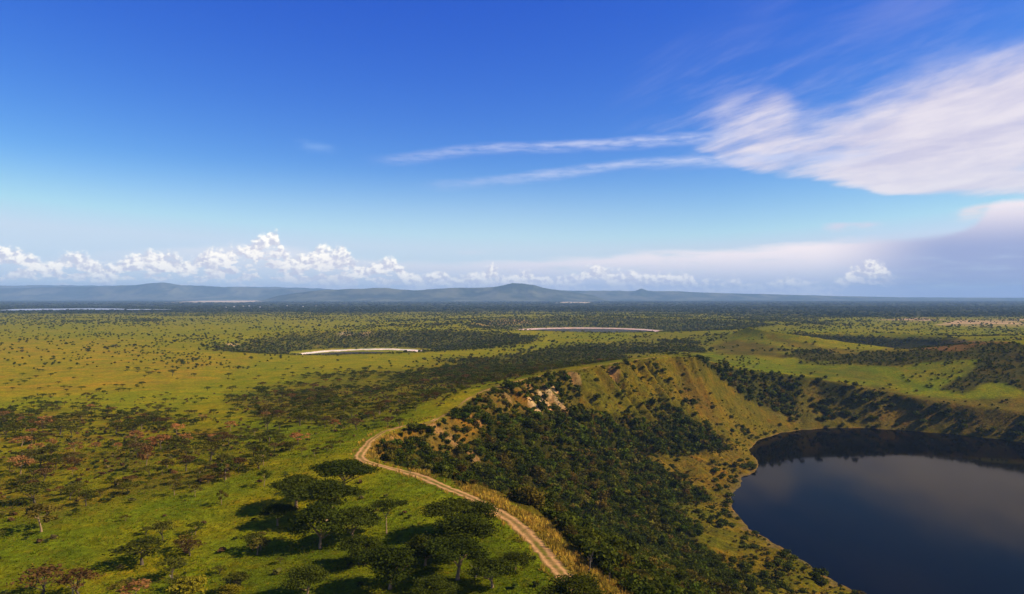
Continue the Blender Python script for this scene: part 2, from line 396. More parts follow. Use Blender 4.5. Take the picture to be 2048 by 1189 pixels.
# ------------------------------------------------------------------ materials
def mat_ground():
    m_, t, out = new_mat("ground")
    at = t.add('ShaderNodeVertexColor', layer_name='Col')
    tc = t.add('ShaderNodeTexCoord'); P = tc.outputs['Object']
    n1 = t.noise(P, .055, 5, .6); n2 = t.noise(P, .42, 6, .70); n3 = t.noise(P, 2.2, 4, .65); n4 = t.noise(P, .17, 5, .65)
    f = t.m('MULTIPLY', t.lin(n1, .3, .7, .80, 1.20), t.m('MULTIPLY', t.lin(n2, .3, .7, .50, 1.46), t.lin(n3, .3, .7, .58, 1.40)))
    sc = t.add('ShaderNodeVectorMath', operation='SCALE'); t.put(sc.inputs[0], at.outputs[0]); t.put(sc.inputs[3], f)
    hue = t.mix(t.ss(n1, .35, .70), sc.outputs[0], (1.25, .96, .8), 'MULTIPLY')
    hue = t.mix(t.m('MULTIPLY', t.ss(n4, .5, .68), .7), hue, (1.30, .92, .8), 'MULTIPLY')
    hue = t.mix(t.m('MULTIPLY', t.ss(n3, .48, .7), .5), hue, (.72, 1.05, .9), 'MULTIPLY')
    b = t.add('ShaderNodeBsdfDiffuse')
    t.put(b.inputs[0], hue)
    bp = t.add('ShaderNodeBump'); bp.inputs['Strength'].default_value = .8; bp.inputs['Distance'].default_value = 1.0
    t.put(bp.inputs['Height'], t.m('ADD', n2, t.m('MULTIPLY', n3, .45))); t.l.new(bp.outputs[0], b.inputs['Normal'])
    t.l.new(b.outputs[0], out.inputs[0]); return m_
def mat_leaf(name, col, vary=.5, attr=False):
    m_, t, out = new_mat(name)
    oi = t.add('ShaderNodeObjectInfo')
    at = t.add('ShaderNodeVertexColor', layer_name='Col')
    base = at.outputs[0] if attr else t.mix(1.0, at.outputs[0], col, 'MULTIPLY')
    if not attr:
        r1 = oi.outputs['Random']
        base = t.mix(t.m('MULTIPLY', r1, vary), base, (1.5, 1.12, .9), 'MULTIPLY')
        r2 = t.m('FRACT', t.m('MULTIPLY', r1, 7.31))
        sc = t.add('ShaderNodeVectorMath', operation='SCALE'); t.put(sc.inputs[0], base); t.put(sc.inputs[3], t.lin(r2, 0, 1, .78, 1.28)); base = sc.outputs[0]
    d = t.add('ShaderNodeBsdfDiffuse'); t.put(d.inputs[0], base)
    tr = t.add('ShaderNodeBsdfTranslucent'); t.put(tr.inputs[0], base)
    mx = t.add('ShaderNodeMixShader'); mx.inputs[0].default_value = .30
    t.l.new(d.outputs[0], mx.inputs[1]); t.l.new(tr.outputs[0], mx.inputs[2]); t.l.new(mx.outputs[0], out.inputs[0])
    return m_
def mat_simple(name, col, col2, scale, rough=.9, bump=.3):
    m_, t, out = new_mat(name)
    tc = t.add('ShaderNodeTexCoord'); n = t.noise(tc.outputs['Object'], scale, 6, .65)
    b = t.add('ShaderNodeBsdfPrincipled'); b.inputs['Roughness'].default_value = rough
    b.inputs['Specular IOR Level'].default_value = .15
    t.put(b.inputs['Base Color'], t.mix(t.ss(n, .35, .65), col, col2))
    bp = t.add('ShaderNodeBump'); bp.inputs['Strength'].default_value = bump; t.put(bp.inputs['Height'], n); t.l.new(bp.outputs[0], b.inputs['Normal'])
    t.l.new(b.outputs[0], out.inputs[0]); return m_
def mat_water(name, col, rough=.06, bump=.02, refl=.42):
    m_, t, out = new_mat(name)
    tc = t.add('ShaderNodeTexCoord')
    mp = t.add('ShaderNodeMapping'); mp.inputs['Scale'].default_value = (.35, .9, 1); t.l.new(tc.outputs['Object'], mp.inputs[0])
    n = t.noise(mp.outputs[0], 1.2, 3, .6)
    bp = t.add('ShaderNodeBump'); bp.inputs['Strength'].default_value = bump; bp.inputs['Distance'].default_value = .2
    t.put(bp.inputs['Height'], n)
    d = t.add('ShaderNodeBsdfDiffuse'); t.put(d.inputs[0], col)
    g = t.add('ShaderNodeBsdfGlossy'); t.put(g.inputs[0], (1.0, .87, .68)); g.inputs['Roughness'].default_value = rough; t.l.new(bp.outputs[0], g.inputs['Normal'])
    fr = t.add('ShaderNodeFresnel'); fr.inputs['IOR'].default_value = 1.33; t.l.new(bp.outputs[0], fr.inputs['Normal'])
    mx = t.add('ShaderNodeMixShader'); t.put(mx.inputs[0], t.m('MULTIPLY', fr.outputs[0], refl))
    t.l.new(d.outputs[0], mx.inputs[1]); t.l.new(g.outputs[0], mx.inputs[2]); t.l.new(mx.outputs[0], out.inputs[0]); return m_
M_ground = mat_ground()
M_stuff = mat_leaf("wild_foliage", (1, 1, 1), attr=True)
M_dark = mat_leaf("dark_leaves", (.044, .058, .006))
M_mid = mat_leaf("green_leaves", (.060, .074, .008))
M_olive = mat_leaf("olive_leaves", (.095, .080, .012))
M_drab = mat_leaf("drab_leaves", (.080, .084, .010))
M_brown = mat_leaf("brown_leaves", (.095, .058, .018))
M_russet = mat_leaf("russet_leaves", (.27, .135, .040))
M_lime = mat_leaf("yellow_green_leaves", (.17, .155, .01))
M_barkp = mat_simple("pale_bark", (.30, .20, .11), (.18, .12, .06), 3)
M_barkd = mat_simple("dark_bark", (.10, .075, .05), (.06, .045, .03), 3)
M_deadw = mat_simple("bleached_wood", (.50, .40, .29), (.33, .25, .17), 3)
M_deadd = mat_simple("grey_wood", (.14, .11, .085), (.09, .07, .05), 3)

# ------------------------------------------------------------------ land cover (where things grow)
PG = {  # outlines of ground cover and of shade painted into it, traced on the terrain
 'wood': [(745, 905), (770, 890), (850, 905), (900, 925), (950, 880), (975, 835), (1060, 832), (1130, 812), (1200, 830), (1260, 836), (1310, 848), (1400, 850), (1440, 885), (1440, 902), (1370, 908), (1318, 900), (1296, 915), (1330, 945), (1370, 965), (1400, 985), (1418, 1004), (1360, 1006), (1318, 1000), (1360, 1030), (1400, 1062), (1395, 1095), (1425, 1120), (1450, 1150), (1500, 1195), (1560, 1300), (1250, 1300), (1180, 1110), (1090, 1035), (1000, 985), (920, 965), (850, 945)],
 'upper': [(735, 885), (790, 862), (870, 842), (930, 808), (990, 778), (1060, 760), (1130, 745), (1160, 790), (1130, 812), (1060, 832), (970, 840), (945, 880), (900, 925), (850, 905), (780, 892)],
 'slope': [(1120, 745), (1280, 720), (1385, 716), (1410, 760), (1450, 800), (1520, 835), (1560, 860), (1500, 890), (1440, 885), (1400, 850), (1250, 835), (1160, 812)],
 'clump': [(1265, 815), (1310, 800), (1380, 812), (1385, 838), (1350, 852), (1290, 848), (1255, 838)],
 'lakeside': [(1440, 885), (1500, 895), (1515, 930), (1470, 985), (1468, 1010), (1500, 1058), (1580, 1110), (1720, 1189), (1800, 1300), (1560, 1300), (1500, 1195), (1430, 1120), (1395, 1080), (1400, 1060), (1318, 1000), (1418, 1004), (1296, 915), (1370, 908)],
 'farwood': [(1395, 715), (1440, 725), (1520, 745), (1560, 755), (1640, 758), (1700, 776), (1690, 812), (1660, 806), (1635, 770), (1600, 768), (1585, 800), (1560, 826), (1500, 800), (1450, 765), (1420, 745)],
 'farwall': [(1640, 762), (1750, 776), (1850, 795), (2100, 822), (2100, 884), (1900, 866), (1780, 856), (1660, 850), (1580, 850), (1540, 830), (1590, 790)],
 'meadow': [(1400, 705), (1480, 715), (1560, 725), (1700, 735), (1850, 728), (1935, 725), (1930, 745), (1890, 775), (1840, 785), (1740, 775), (1640, 757), (1530, 742), (1440, 722)],
 'c4flank': [(1560, 712), (1620, 696), (1700, 702), (1780, 705), (1840, 695), (1900, 690), (2100, 684), (2100, 720), (1960, 722), (1860, 728), (1720, 732), (1620, 726)],
 'c4brown': [(1830, 690), (1870, 680), (1960, 682), (2040, 688), (1960, 696), (1870, 700)],
 'rhill': [(1880, 778), (1930, 745), (1960, 722), (2010, 705), (2150, 695), (2150, 780), (2048, 786), (1980, 770), (1940, 785)],
 'thick': [(450, 800), (560, 770), (640, 755), (760, 742), (880, 722), (1020, 706), (1200, 690), (1330, 684), (1420, 692), (1400, 708), (1340, 709), (1260, 716), (1120, 738), (990, 766), (930, 778), (880, 800), (800, 830), (700, 845), (600, 840), (520, 840)],
 'left': [(-60, 830), (100, 815), (300, 835), (420, 850), (560, 870), (600, 890), (540, 925), (480, 960), (420, 985), (300, 985), (200, 1000), (100, 1040), (-60, 1080)],
 'right_mid': [(1200, 690), (1300, 665), (1420, 640), (1560, 632), (1700, 648), (1540, 668), (1420, 690)],
 'sand': [(1870, 650), (1920, 640), (2100, 632), (2100, 652), (1960, 654)],
 'sand2': [(1750, 640), (1850, 636), (1900, 640), (1820, 643)],
 'tan': [(940, 650), (1000, 639), (1040, 640), (1080, 648), (1000, 652)],
 'pale': [(330, 605.5), (400, 602), (520, 600.5), (560, 602.5), (480, 605.5)],
 'pale2': [(1110, 606), (1130, 604), (1190, 604.5), (1170, 606.5)],
 'pale3': [(520, 604), (600, 601.5), (760, 602), (700, 604)],
 'yellow_l': [(-60, 690), (200, 680), (520, 712), (430, 760), (300, 778), (120, 800), (-60, 815)],
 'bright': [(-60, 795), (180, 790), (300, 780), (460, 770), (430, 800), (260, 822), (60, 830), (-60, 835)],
 'gold': [(905, 964), (950, 976), (985, 986), (1040, 1020), (1090, 1042), (1130, 1087), (1190, 1130), (1272, 1202), (1340, 1290), (1300, 1300), (1190, 1195), (1130, 1140), (1085, 1085), (1035, 1038), (985, 1010), (930, 985)],
 'thick2': [(860, 742), (930, 722), (1020, 708), (1200, 690), (1390, 684), (1410, 704), (1330, 706), (1260, 713), (1120, 735), (1000, 760), (940, 772), (900, 770)],
 'c4lip': [(1545, 667), (1600, 684), (1650, 696), (1700, 702), (1760, 702), (1830, 688), (1862, 681), (1872, 687), (1800, 708), (1720, 709), (1640, 704), (1580, 693), (1538, 675)],
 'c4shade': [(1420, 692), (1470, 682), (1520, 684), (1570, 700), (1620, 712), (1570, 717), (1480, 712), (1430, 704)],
 'dim_grass': [(540, 1100), (640, 1080), (760, 1075), (880, 1065), (1010, 1090), (1150, 1190), (1150, 1320), (380, 1320), (400, 1189), (470, 1130)],
 'gold2': [(742, 888), (775, 866), (800, 862), (800, 885), (760, 912), (732, 915)],
 'gold3': [(815, 938), (850, 935), (870, 952), (860, 960), (830, 950)],
}
PG = {k: [(2700 if x >= 2100 and k != 'lakeside' else (-520 if x <= -60 else x), y) for x, y in p] for k, p in PG.items()}   # run the outer patches well past the picture's edges
def masks(X, Y, Z):
    px, py = proj(X, Y, Z)
    D = np.hypot(X, Y)
    wx = (fbm(X / 40, Y / 40, 3, 61) - .5); wy = (fbm(X / 40, Y / 40, 3, 67) - .5)
    s = np.clip(F * 6 / np.maximum(D, 60), 0, 30) * (1 + 1.3 * ss(D, 500, 900))
    qx = px + wx * 2.2 * s; qy = py + wy * 2.2 * s * .5
    front = (Y > 30)
    m_ = {}
    fe = {'wood': 13, 'upper': 11, 'slope': 10, 'lakeside': 8, 'thick': 16, 'thick2': 7, 'left': 26, 'meadow': 4, 'c4flank': 4, 'c4brown': 3, 'c4lip': 2.2, 'rhill': 6, 'sand': 2.0, 'sand2': 1.2, 'tan': 2, 'pale': .8, 'pale2': .6, 'pale3': .7, 'gold': 5, 'gold2': 5, 'gold3': 5, 'right_mid': 6, 'dim_grass': 25, 'yellow_l': 14, 'bright': 8}
    for k, p in PG.items():
        far = k in ('pale', 'pale2', 'pale3', 'sand', 'sand2', 'gold')
        m_[k] = np.where(front, poly_in(px if far else qx, py if far else qy, p, fe.get(k, 6)), 0)
    r4 = np.hypot(X - C4[0], Y - C4[1]); r2 = np.hypot((X - C2[0]), (Y - C2[1])); r3 = np.hypot(X - C3[0], Y - C3[1])
    th2 = np.degrees(np.arctan2(Y - C2[1], X - C2[0])) % 360
    R2 = np.interp(th2, [0, 90, 180, 270, 360], [300, 330, 215, 335, 300])
    R3 = np.interp(np.degrees(np.arctan2(Y - C3[1], X - C3[0])) % 360, [0, 90, 180, 270, 360], [480, 520, 330, 575, 480])
    m_['c4in'] = 1 - ss(r4, 158, 172)
    m_['c2in'] = (1 - ss(r2 / R2 + .16 * (fbm(X / 45, Y / 45, 3, 73) - .5), .86, 1.10)) * ss(r2, 122, 134)
    m_['c3in'] = (1 - ss(r3 / R3, .90, 1.02)) * ss(r3, 205, 225)
    rs2 = r2 + (fbm(X / 13, Y / 13, 3, 79) - .5) * 9
    m_['salt2'] = ss(rs2, 97, 101) * (1 - ss(rs2, 109, 116 )) * (.35 + .65 * ss(Y, C2[1] - 40, C2[1] + 20))
    m_['salt3'] = ss(r3, 184, 188) * (1 - ss(r3, 206, 216))
    th1 = np.degrees(np.arctan2(Y - C1[1], X - C1[0])) % 360
    r1 = np.hypot(X - C1[0], Y - C1[1])
    m_['shore'] = (1 - ss(Z, .25, .7)) * ss(Z, -1.5, -.4) * (r1 < 480) * ss(((th1 + 90) % 360), 150, 175)
    m_['in1'] = 1.0 * (r1 < tab(RIM_R, th1))
    edge = 627 - 3 * ss(px, 0, 900) + 9 * ss(px, 1100, 1900) + 8 * (fbm(X / 700, Y / 500, 4, 71) - .5)
    m_['band'] = ss(edge - py, -3, 3) * front
    m_['px'], m_['py'], m_['D'] = px, py, D
    return m_
def ground_color(X, Y, Z):
    m_ = masks(X, Y, Z); D = m_['D']
    big = fbm(X / 90, Y / 90, 4, 81); mid = fbm(X / 24, Y / 24, 4, 91)
    c = np.zeros(X.shape + (3,))
    def A(*v): return np.array(v)
    c[:] = A(.128, .160, .006)
    def mixin(w, col):
        nonlocal c
        w = np.clip(w, 0, 1)[:, None]; c = c * (1 - w) + np.array(col) * w
    mixin(ss(big, .38, .60) * .75, A(.205, .180, .007))
    mixin(ss(D, 330, 900) * .65 * (m_['px'] < 1100), A(.190, .190, .008))
    mixin(ss(D, 330, 900) * .5 * (m_['px'] >= 1100), A(.145, .155, .009))
    mixin(m_['yellow_l'] * .6, A(.255, .205, .010))  # yellower ground of the left plain
    mixin(m_['yellow_l'] * ss(mid, .5, .68) * .4, A(.26, .16, .018))
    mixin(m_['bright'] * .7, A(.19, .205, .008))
    mixin(ss(D, 1100, 3200) * .5, A(.150, .155, .009))
    mixin(m_['left'] * .3, A(.14, .135, .009))
    mixin(m_['left'] * ss(mid, .5, .7) * .5, A(.14, .080, .015))
    mixin(m_['thick'] * .6, A(.095, .080, .010))
    mixin(m_['thick2'] * .8, A(.050, .050, .008))
    mixin(m_['right_mid'] * .5, A(.10, .105, .010))
    mixin(m_['dim_grass'] * .55, A(.055, .075, .005))  # dimmer light around the bottom groves, painted into the grass colour
    # main crater
    mixin(m_['in1'] * ss(D, 0, 1), A(.085, .072, .007))
    mixin(m_['slope'] * .9, A(.098, .080, .007))
    mixin(m_['slope'] * ss(mid, .48, .66) * .75, A(.085, .056, .009))
    mixin(m_['slope'] * ss(big, .45, .60) * .6, A(.080, .082, .006))
    mixin(m_['lakeside'] * .9, A(.112, .090, .007))
    mixin(m_['lakeside'] * ss(mid, .48, .62) * .6, A(.082, .088, .006))
    mixin(m_['lakeside'] * ss(big, .48, .62) * .5, A(.125, .078, .010))
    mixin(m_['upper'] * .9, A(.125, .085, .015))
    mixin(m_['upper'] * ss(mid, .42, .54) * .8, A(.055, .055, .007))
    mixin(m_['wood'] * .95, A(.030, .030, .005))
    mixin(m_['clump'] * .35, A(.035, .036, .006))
    mixin(m_['farwall'] * .9, A(.105, .082, .013))
    mixin(m_['farwall'] * ss(mid, .46, .60) * .6, A(.070, .066, .009))
    mixin(m_['farwood'] * .9, A(.034, .036, .007))
    mixin(m_['meadow'] * .95, A(.110, .142, .008))
    mixin(m_['meadow'] * ss(mid, .46, .64) * .6, A(.130, .125, .010))
    mixin(m_['meadow'] * ss(big, .50, .66) * .5, A(.085, .085, .012))
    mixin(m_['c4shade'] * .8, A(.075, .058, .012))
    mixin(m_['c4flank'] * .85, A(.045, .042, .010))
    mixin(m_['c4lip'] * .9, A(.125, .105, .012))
    mixin(m_['c4brown'] * .85, A(.13, .075, .025))
    mixin(m_['rhill'] * .9, A(.045, .042, .010))
    mixin(m_['c4in'] * .95, A(.030, .034, .008))
    mixin(m_['c2in'] * .8, A(.078, .080, .010))
    mixin(m_['c3in'] * .45, A(.060, .064, .012))
    # far country
    mixin(m_['band'] * .93, A(.032, .038, .010))
    mixin(m_['sand'] * (.3 + .7 * ss(vnoise(X / 120, Y / 60, 3), .35, .6)), A(.42, .30, .17))
    mixin(m_['sand2'] * ss(vnoise(X / 120, Y / 60, 3), .35, .6), A(.36, .26, .16))
    mixin(m_['tan'] * .7, A(.27, .19, .06))
    for k in ('pale', 'pale2', 'pale3'):
        mixin(m_[k] * (.85 if k != 'pale3' else .4), A(.60, .52, .34))
    # shores
    mixin(m_['salt2'], A(.78, .70, .60)); mixin(m_['salt3'], A(.56, .43, .40))
    mixin(m_['shore'] * .45, A(.16, .11, .05))
    # tall dry grass at the rim
    mixin(m_['gold'] * .9, A(.28, .195, .026)); mixin(m_['gold2'] * .8, A(.26, .16, .03)); mixin(m_['gold3'] * .7, A(.26, .16, .03))
    # scree scar
    for (sx, sy, sz, rad) in SCARS:
        w = np.exp(-((X - sx) ** 2 + (Y - sy) ** 2) / rad ** 2) * m_['in1']
        mixin(ss(w * (.4 + 1.2 * mid), .30, .55) * .8, A(.24, .145, .055))
        mixin(ss(w * (.25 + 1.5 * fbm(X / 3.5, Y / 3.5, 3, 99)), .52, .70), A(.40, .28, .13))
    for (bx, by, bz, rad) in PALE2:
        mixin(np.exp(-((X - bx) ** 2 + ((Y - by) / 2.5) ** 2) / rad ** 2) * .9, A(.45, .34, .18))
    for (bx, by, bz, rad) in BARE:
        w = np.exp(-(((X - bx) ** 2 + (Y - by) ** 2) / rad ** 2))
        mixin(ss(w * (.40 + 1.2 * fbm(X / 6, Y / 6, 3, 93)), .40, .65) * .75, A(.22, .135, .050))
    return c, m_
SCAR = hit(1090, 798)
PALE2 = [(*hit(a, b), r_) for a, b, r_ in [(688, 667.5, 9), (700, 668, 6), (732, 668.5, 10), (464, 690, 7)]]
SCARS = [(*hit(a, b), r_) for a, b, r_ in [(1072, 814, 4.5), (1088, 804, 5), (1099, 792, 4.5), (1116, 800, 4), (1084, 788, 3.5), (1108, 778, 3.5), (1060, 798, 3), (1128, 812, 3)]]
BARE = [(*hit(a, b), r_) for a, b, r_ in [(868, 856, 3.5), (885, 868, 3.5), (906, 882, 4), (952, 838, 3.5), (935, 900, 3), (948, 914, 3), (798, 884, 4), (1010, 786, 5), (1060, 775, 5), (1150, 757, 6), (1230, 740, 6)]]

def build_ground():
    ang = np.concatenate([np.arange(-180, -76, 4.0), np.arange(-76, -38, 1.0), np.arange(-38, 38.01, .1), np.arange(39, 77, 1.0), np.arange(80, 180.1, 4.0)])
    rad = np.concatenate([np.geomspace(4, 90, 40)[:-1], np.geomspace(90, 900, 640)[:-1], np.geomspace(900, 5000, 420)[:-1], np.geomspace(5000, 26800, 140)])
    A_, R_ = np.meshgrid(np.radians(ang), rad)
    X = (R_ * np.sin(A_)).ravel(); Y = (R_ * np.cos(A_)).ravel()
    Z = height(X, Y)
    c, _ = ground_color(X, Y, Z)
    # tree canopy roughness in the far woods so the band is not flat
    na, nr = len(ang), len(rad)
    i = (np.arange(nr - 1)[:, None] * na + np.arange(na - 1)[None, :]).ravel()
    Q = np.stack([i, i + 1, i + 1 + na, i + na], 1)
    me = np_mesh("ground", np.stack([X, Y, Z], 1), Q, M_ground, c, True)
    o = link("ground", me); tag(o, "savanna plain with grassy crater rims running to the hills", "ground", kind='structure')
build_ground()

# ------------------------------------------------------------------ water
def lake(name, pts, z, mat, label):
    n = len(pts); c = np.mean(pts, 0)
    V = [(c[0], c[1], z)] + [(p[0], p[1], z) for p in pts]
    T = [(0, 1 + i, 1 + (i + 1) % n) for i in range(n)]
    o = link(name, np_mesh(name, V, T, mat)); tag(o, label, 'lake', kind='structure')
def ell(c, rx, ry, n=96): return [(c[0] + rx * math.cos(2 * math.pi * i / n), c[1] + ry * math.sin(2 * math.pi * i / n)) for i in range(n)]
W_dark = mat_water("lake_water", (.0015, .0018, .0025), .05, .012, .40)
W_brown = mat_water("soda_lake_water", (.05, .042, .034), .12, .03)
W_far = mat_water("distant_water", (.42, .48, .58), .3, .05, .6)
th_ = np.arange(0, 360, 1.0)
rl_ = tab(LK_R, th_) + 9
lake("lake", [(C1[0] + r_ * math.cos(R(t_)), C1[1] + r_ * math.sin(R(t_))) for t_, r_ in zip(th_, rl_)], 0.0, W_dark, "large dark crater lake mirroring the clouds at the lower right")
lake("lake", ell(C2, 104, 106), 23.2, W_brown, "small brown lake with a white salt shore inside the wooded crater")
lake("lake", ell(C3, 196, 186), 27.3, W_brown, "long thin lake with a pinkish shore beyond the middle of the plain")
fx, fy = unproj(118, 620, 45.5)
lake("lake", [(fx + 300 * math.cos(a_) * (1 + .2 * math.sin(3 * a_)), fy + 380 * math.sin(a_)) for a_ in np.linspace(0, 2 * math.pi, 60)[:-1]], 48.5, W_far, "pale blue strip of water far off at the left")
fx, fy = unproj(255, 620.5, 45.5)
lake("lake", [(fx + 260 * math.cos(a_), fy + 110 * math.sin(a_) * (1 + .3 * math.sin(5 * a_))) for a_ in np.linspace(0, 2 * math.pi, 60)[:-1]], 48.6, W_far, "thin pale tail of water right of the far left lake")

# ------------------------------------------------------------------ dirt track along the rim
def smooth_line(P, n):
    P = np.array(P, float); s = np.concatenate([[0], np.cumsum(np.hypot(*np.diff(P[:, :2], axis=0).T))])
    u = np.linspace(0, s[-1], n); Q = np.stack([np.interp(u, s, P[:, i]) for i in range(P.shape[1])], 1)
    k = np.exp(-.5 * (np.arange(-9, 10) / 3.5) ** 2); k /= k.sum()
    for i in range(P.shape[1]):
        Q[:, i] = np.convolve(np.pad(Q[:, i], 9, 'edge'), k, 'valid')
    return Q, u
def mat_track():
    m_, t, out = new_mat("track_dirt")
    at = t.add('ShaderNodeVertexColor', layer_name='Col'); tc = t.add('ShaderNodeTexCoord')
    n = t.noise(tc.outputs['Object'], .9, 7, .7)
    sc = t.add('ShaderNodeVectorMath', operation='SCALE'); t.put(sc.inputs[0], at.outputs[0]); t.put(sc.inputs[3], t.lin(n, .3, .7, .62, 1.3))
    b = t.add('ShaderNodeBsdfDiffuse')
    t.put(b.inputs[0], sc.outputs[0])
    bp = t.add('ShaderNodeBump'); bp.inputs['Strength'].default_value = .6; bp.inputs['Distance'].default_value = .3
    t.put(bp.inputs['Height'], n); t.l.new(bp.outputs[0], b.inputs['Normal'])
    t.l.new(b.outputs[0], out.inputs[0]); return m_
def build_track():
    L, u = smooth_line(TRACK, 1500)
    d = np.gradient(L[:, :2], axis=0); d /= np.hypot(d[:, 0], d[:, 1])[:, None]
    nrm = np.stack([-d[:, 1], d[:, 0]], 1)
    D = np.hypot(L[:, 0], L[:, 1])
    half = 2.0 * (1 - .62 * ss(D, 245, 330)) 
    k = 15; f = np.linspace(-1, 1, k)
    w1 = 1 + .9 * (fbm(u / 2.6, u * 0, 4, 3, .65) - .5); w2 = 1 + .9 * (fbm(u / 2.6, u * 0 + 9, 4, 4, .65) - .5)
    V, Cc = [], []
    for j in range(k):
        hw = half * np.where(f[j] < 0, w1, w2) * f[j]
        X = L[:, 0] + nrm[:, 0] * hw; Y = L[:, 1] + nrm[:, 1] * hw
        Z = height(X, Y) + .07 - .10 * (abs(f[j]) > .96)
        V.append(np.stack([X, Y, Z], 1))
        far_ = ss(D, 255, 330)[:, None]
        rut = np.exp(-((abs(f[j]) - .52) / .26) ** 2)
        nn = fbm(X / 2.2, Y / 2.2, 3, 13)
        dirt = np.array([.56, .30, .110]); mid_ = np.array([.24, .150, .045]); edge = np.array([.24, .155, .040])
        c = dirt * rut + mid_ * (1 - rut) if abs(f[j]) < .52 else dirt * rut + edge * (1 - rut)
        wv = ss(nn, .45, .66)[:, None] * (1 - rut) * .8
        cc_ = c[None] * (1 - wv) + np.array([.12, .12, .012])[None] * wv
        og = ss(fbm(X / 9, Y / 9, 3, 17), .40, .62)[:, None] * far_ * .7
        cc_ = cc_ * (1 - .25 * far_)
        Cc.append(cc_ * (1 - og) + np.array([.11, .10, .010])[None] * og)
    V = np.stack(V, 1).reshape(-1, 3); Cc = np.stack(Cc, 1).reshape(-1, 3)
    n = len(L); i = (np.arange(n - 1)[:, None] * k + np.arange(k - 1)[None]).ravel()
    Q = np.stack([i, i + k, i + k + 1, i + 1], 1)
    o = link("dirt_track", np_mesh("dirt_track", V, Q, mat_track(), Cc, True))
    tag(o, "pale two-rut dirt track winding along the crater rim", "track", kind='structure')
    return L
TRK = build_track()

# ------------------------------------------------------------------ hills on the horizon
def mat_hill():
    m_, t, out = new_mat("hill_slopes")
    tc = t.add('ShaderNodeTexCoord'); n = t.noise(tc.outputs['Object'], .0016, 6, .65)
    b = t.add('ShaderNodeBsdfPrincipled'); b.inputs['Roughness'].default_value = 1; b.inputs['Specular IOR Level'].default_value = 0
    t.put(b.inputs['Base Color'], t.mix(t.ss(n, .42, .62), (.035, .050, .030), (.13, .13, .075)))
    t.l.new(b.outputs[0], out.inputs[0]); return m_
M_hill = mat_hill()
def hills(prof, D0, depth, x0, x1, seed, label, rough=.60):
    xs = np.array([p[0] for p in prof], float); ys = np.array([p[1] for p in prof], float)
    px = np.arange(x0, x1, 1.6); nb = 90
    a = (px - CX) / F
    s = np.linspace(-1, 1, nb)
    PX, S = np.meshgrid(px, s)
    D = D0 + S * depth
    base = 42.0
    top = CAMZ + (YH - np.interp(PX, xs, ys)) / F * D0 - base
    endf = ss(PX, x0, x0 + 60) * (1 - ss(PX, x1 - 60, x1))
    X = (PX - CX) / F * D; Y = D
    rid = 1 - np.abs(2 * fbm(X / 1500, Y / 2200, 5, seed, .55) - 1)
    # ridge line holds the traced skyline, spurs run down the front
    core = np.exp(-(S / .42) ** 2)
    n2 = 1 - np.abs(2 * fbm(X / 620, Y / 900, 4, seed + 9, .55) - 1)
    Zr = top * (core * (1 - rough * (1 - np.exp(-(S / .12) ** 2)) * (1.6 - rid - .6 * n2)))
    jit = (fbm(X / 260, Y / 260, 3, seed + 5) - .5) * top * .10
    Z = base + np.maximum((Zr + jit * core) * endf, -6) - 4 * (np.abs(S) > .97)
    V = np.stack([X, Y, Z], -1).reshape(-1, 3)
    na = len(px); i = (np.arange(nb - 1)[:, None] * na + np.arange(na - 1)[None]).ravel()
    Q = np.stack([i, i + 1, i + 1 + na, i + na], 1)
    o = link("hills", np_mesh("hills", V, Q, M_hill, None, True)); tag(o, label, "hills", kind='structure')
hills([(-900, 580), (-300, 574), (0, 571.5), (100, 571), (200, 572), (420, 574), (520, 574), (600, 576), (700, 580)], 22500, 2500, -900, 720, 3, "palest line of hills along the skyline at the far left")
hills([(-900, 582), (-300, 576), (0, 577), (100, 575), (200, 574), (260, 571), (300, 567.5), (330, 566), (352, 569), (380, 571.5), (450, 574), (520, 577), (600, 580), (700, 584), (800, 590)], 18500, 2300, -900, 860, 13, "long blue hills behind the plain at the left")
hills([(520, 597), (600, 586), (640, 580.5), (700, 578.5), (740, 577), (770, 576.5), (800, 580), (830, 581), (860, 578.5), (900, 576.5), (950, 576), (985, 574.5), (1005, 571), (1025, 567), (1045, 567), (1065, 570), (1085, 576), (1110, 580), (1150, 585), (1190, 592), (1220, 599)], 14000, 2100, 500, 1240, 23, "darker blue hills rising to the round peak in the middle")
hills([(1040, 582), (1100, 580.5), (1150, 582), (1210, 581.5), (1255, 583), (1272, 581.5), (1283, 577.5), (1294, 581.5), (1310, 583), (1360, 583), (1400, 585.5), (1500, 588), (1600, 590.5), (1700, 593), (1800, 595), (2000, 596), (2600, 596)], 17500, 2200, 1020, 2600, 33, "low blue hills with a small knob right of the round peak")

# ------------------------------------------------------------------ haze
def build_haze():
    x, y0, y1, z0, z1 = 27500, -27500, 27500, -12.0, 520.0
    V = [(-x, y0, z0), (x, y0, z0), (x, y1, z0), (-x, y1, z0), (-x, y0, z1), (x, y0, z1), (x, y1, z1), (-x, y1, z1)]
    Q = [(0, 3, 2, 1), (4, 5, 6, 7), (0, 1, 5, 4), (1, 2, 6, 5), (2, 3, 7, 6), (3, 0, 4, 7)]
    m_, t, out = new_mat("haze_air")
    v = t.add('ShaderNodeVolumePrincipled')
    v.inputs['Color'].default_value = (.38, .64, 1.0, 1)
    v.inputs['Density'].default_value = 5.0e-5
    v.inputs['Anisotropy'].default_value = 0
    t.l.new(v.outputs[0], out.inputs['Volume'])
    m_.cycles.homogeneous_volume = True
    o = link("haze", np_mesh("haze", V, Q, m_)); tag(o, "thin blue air lying over the whole plain", "haze", kind='stuff')
build_haze()

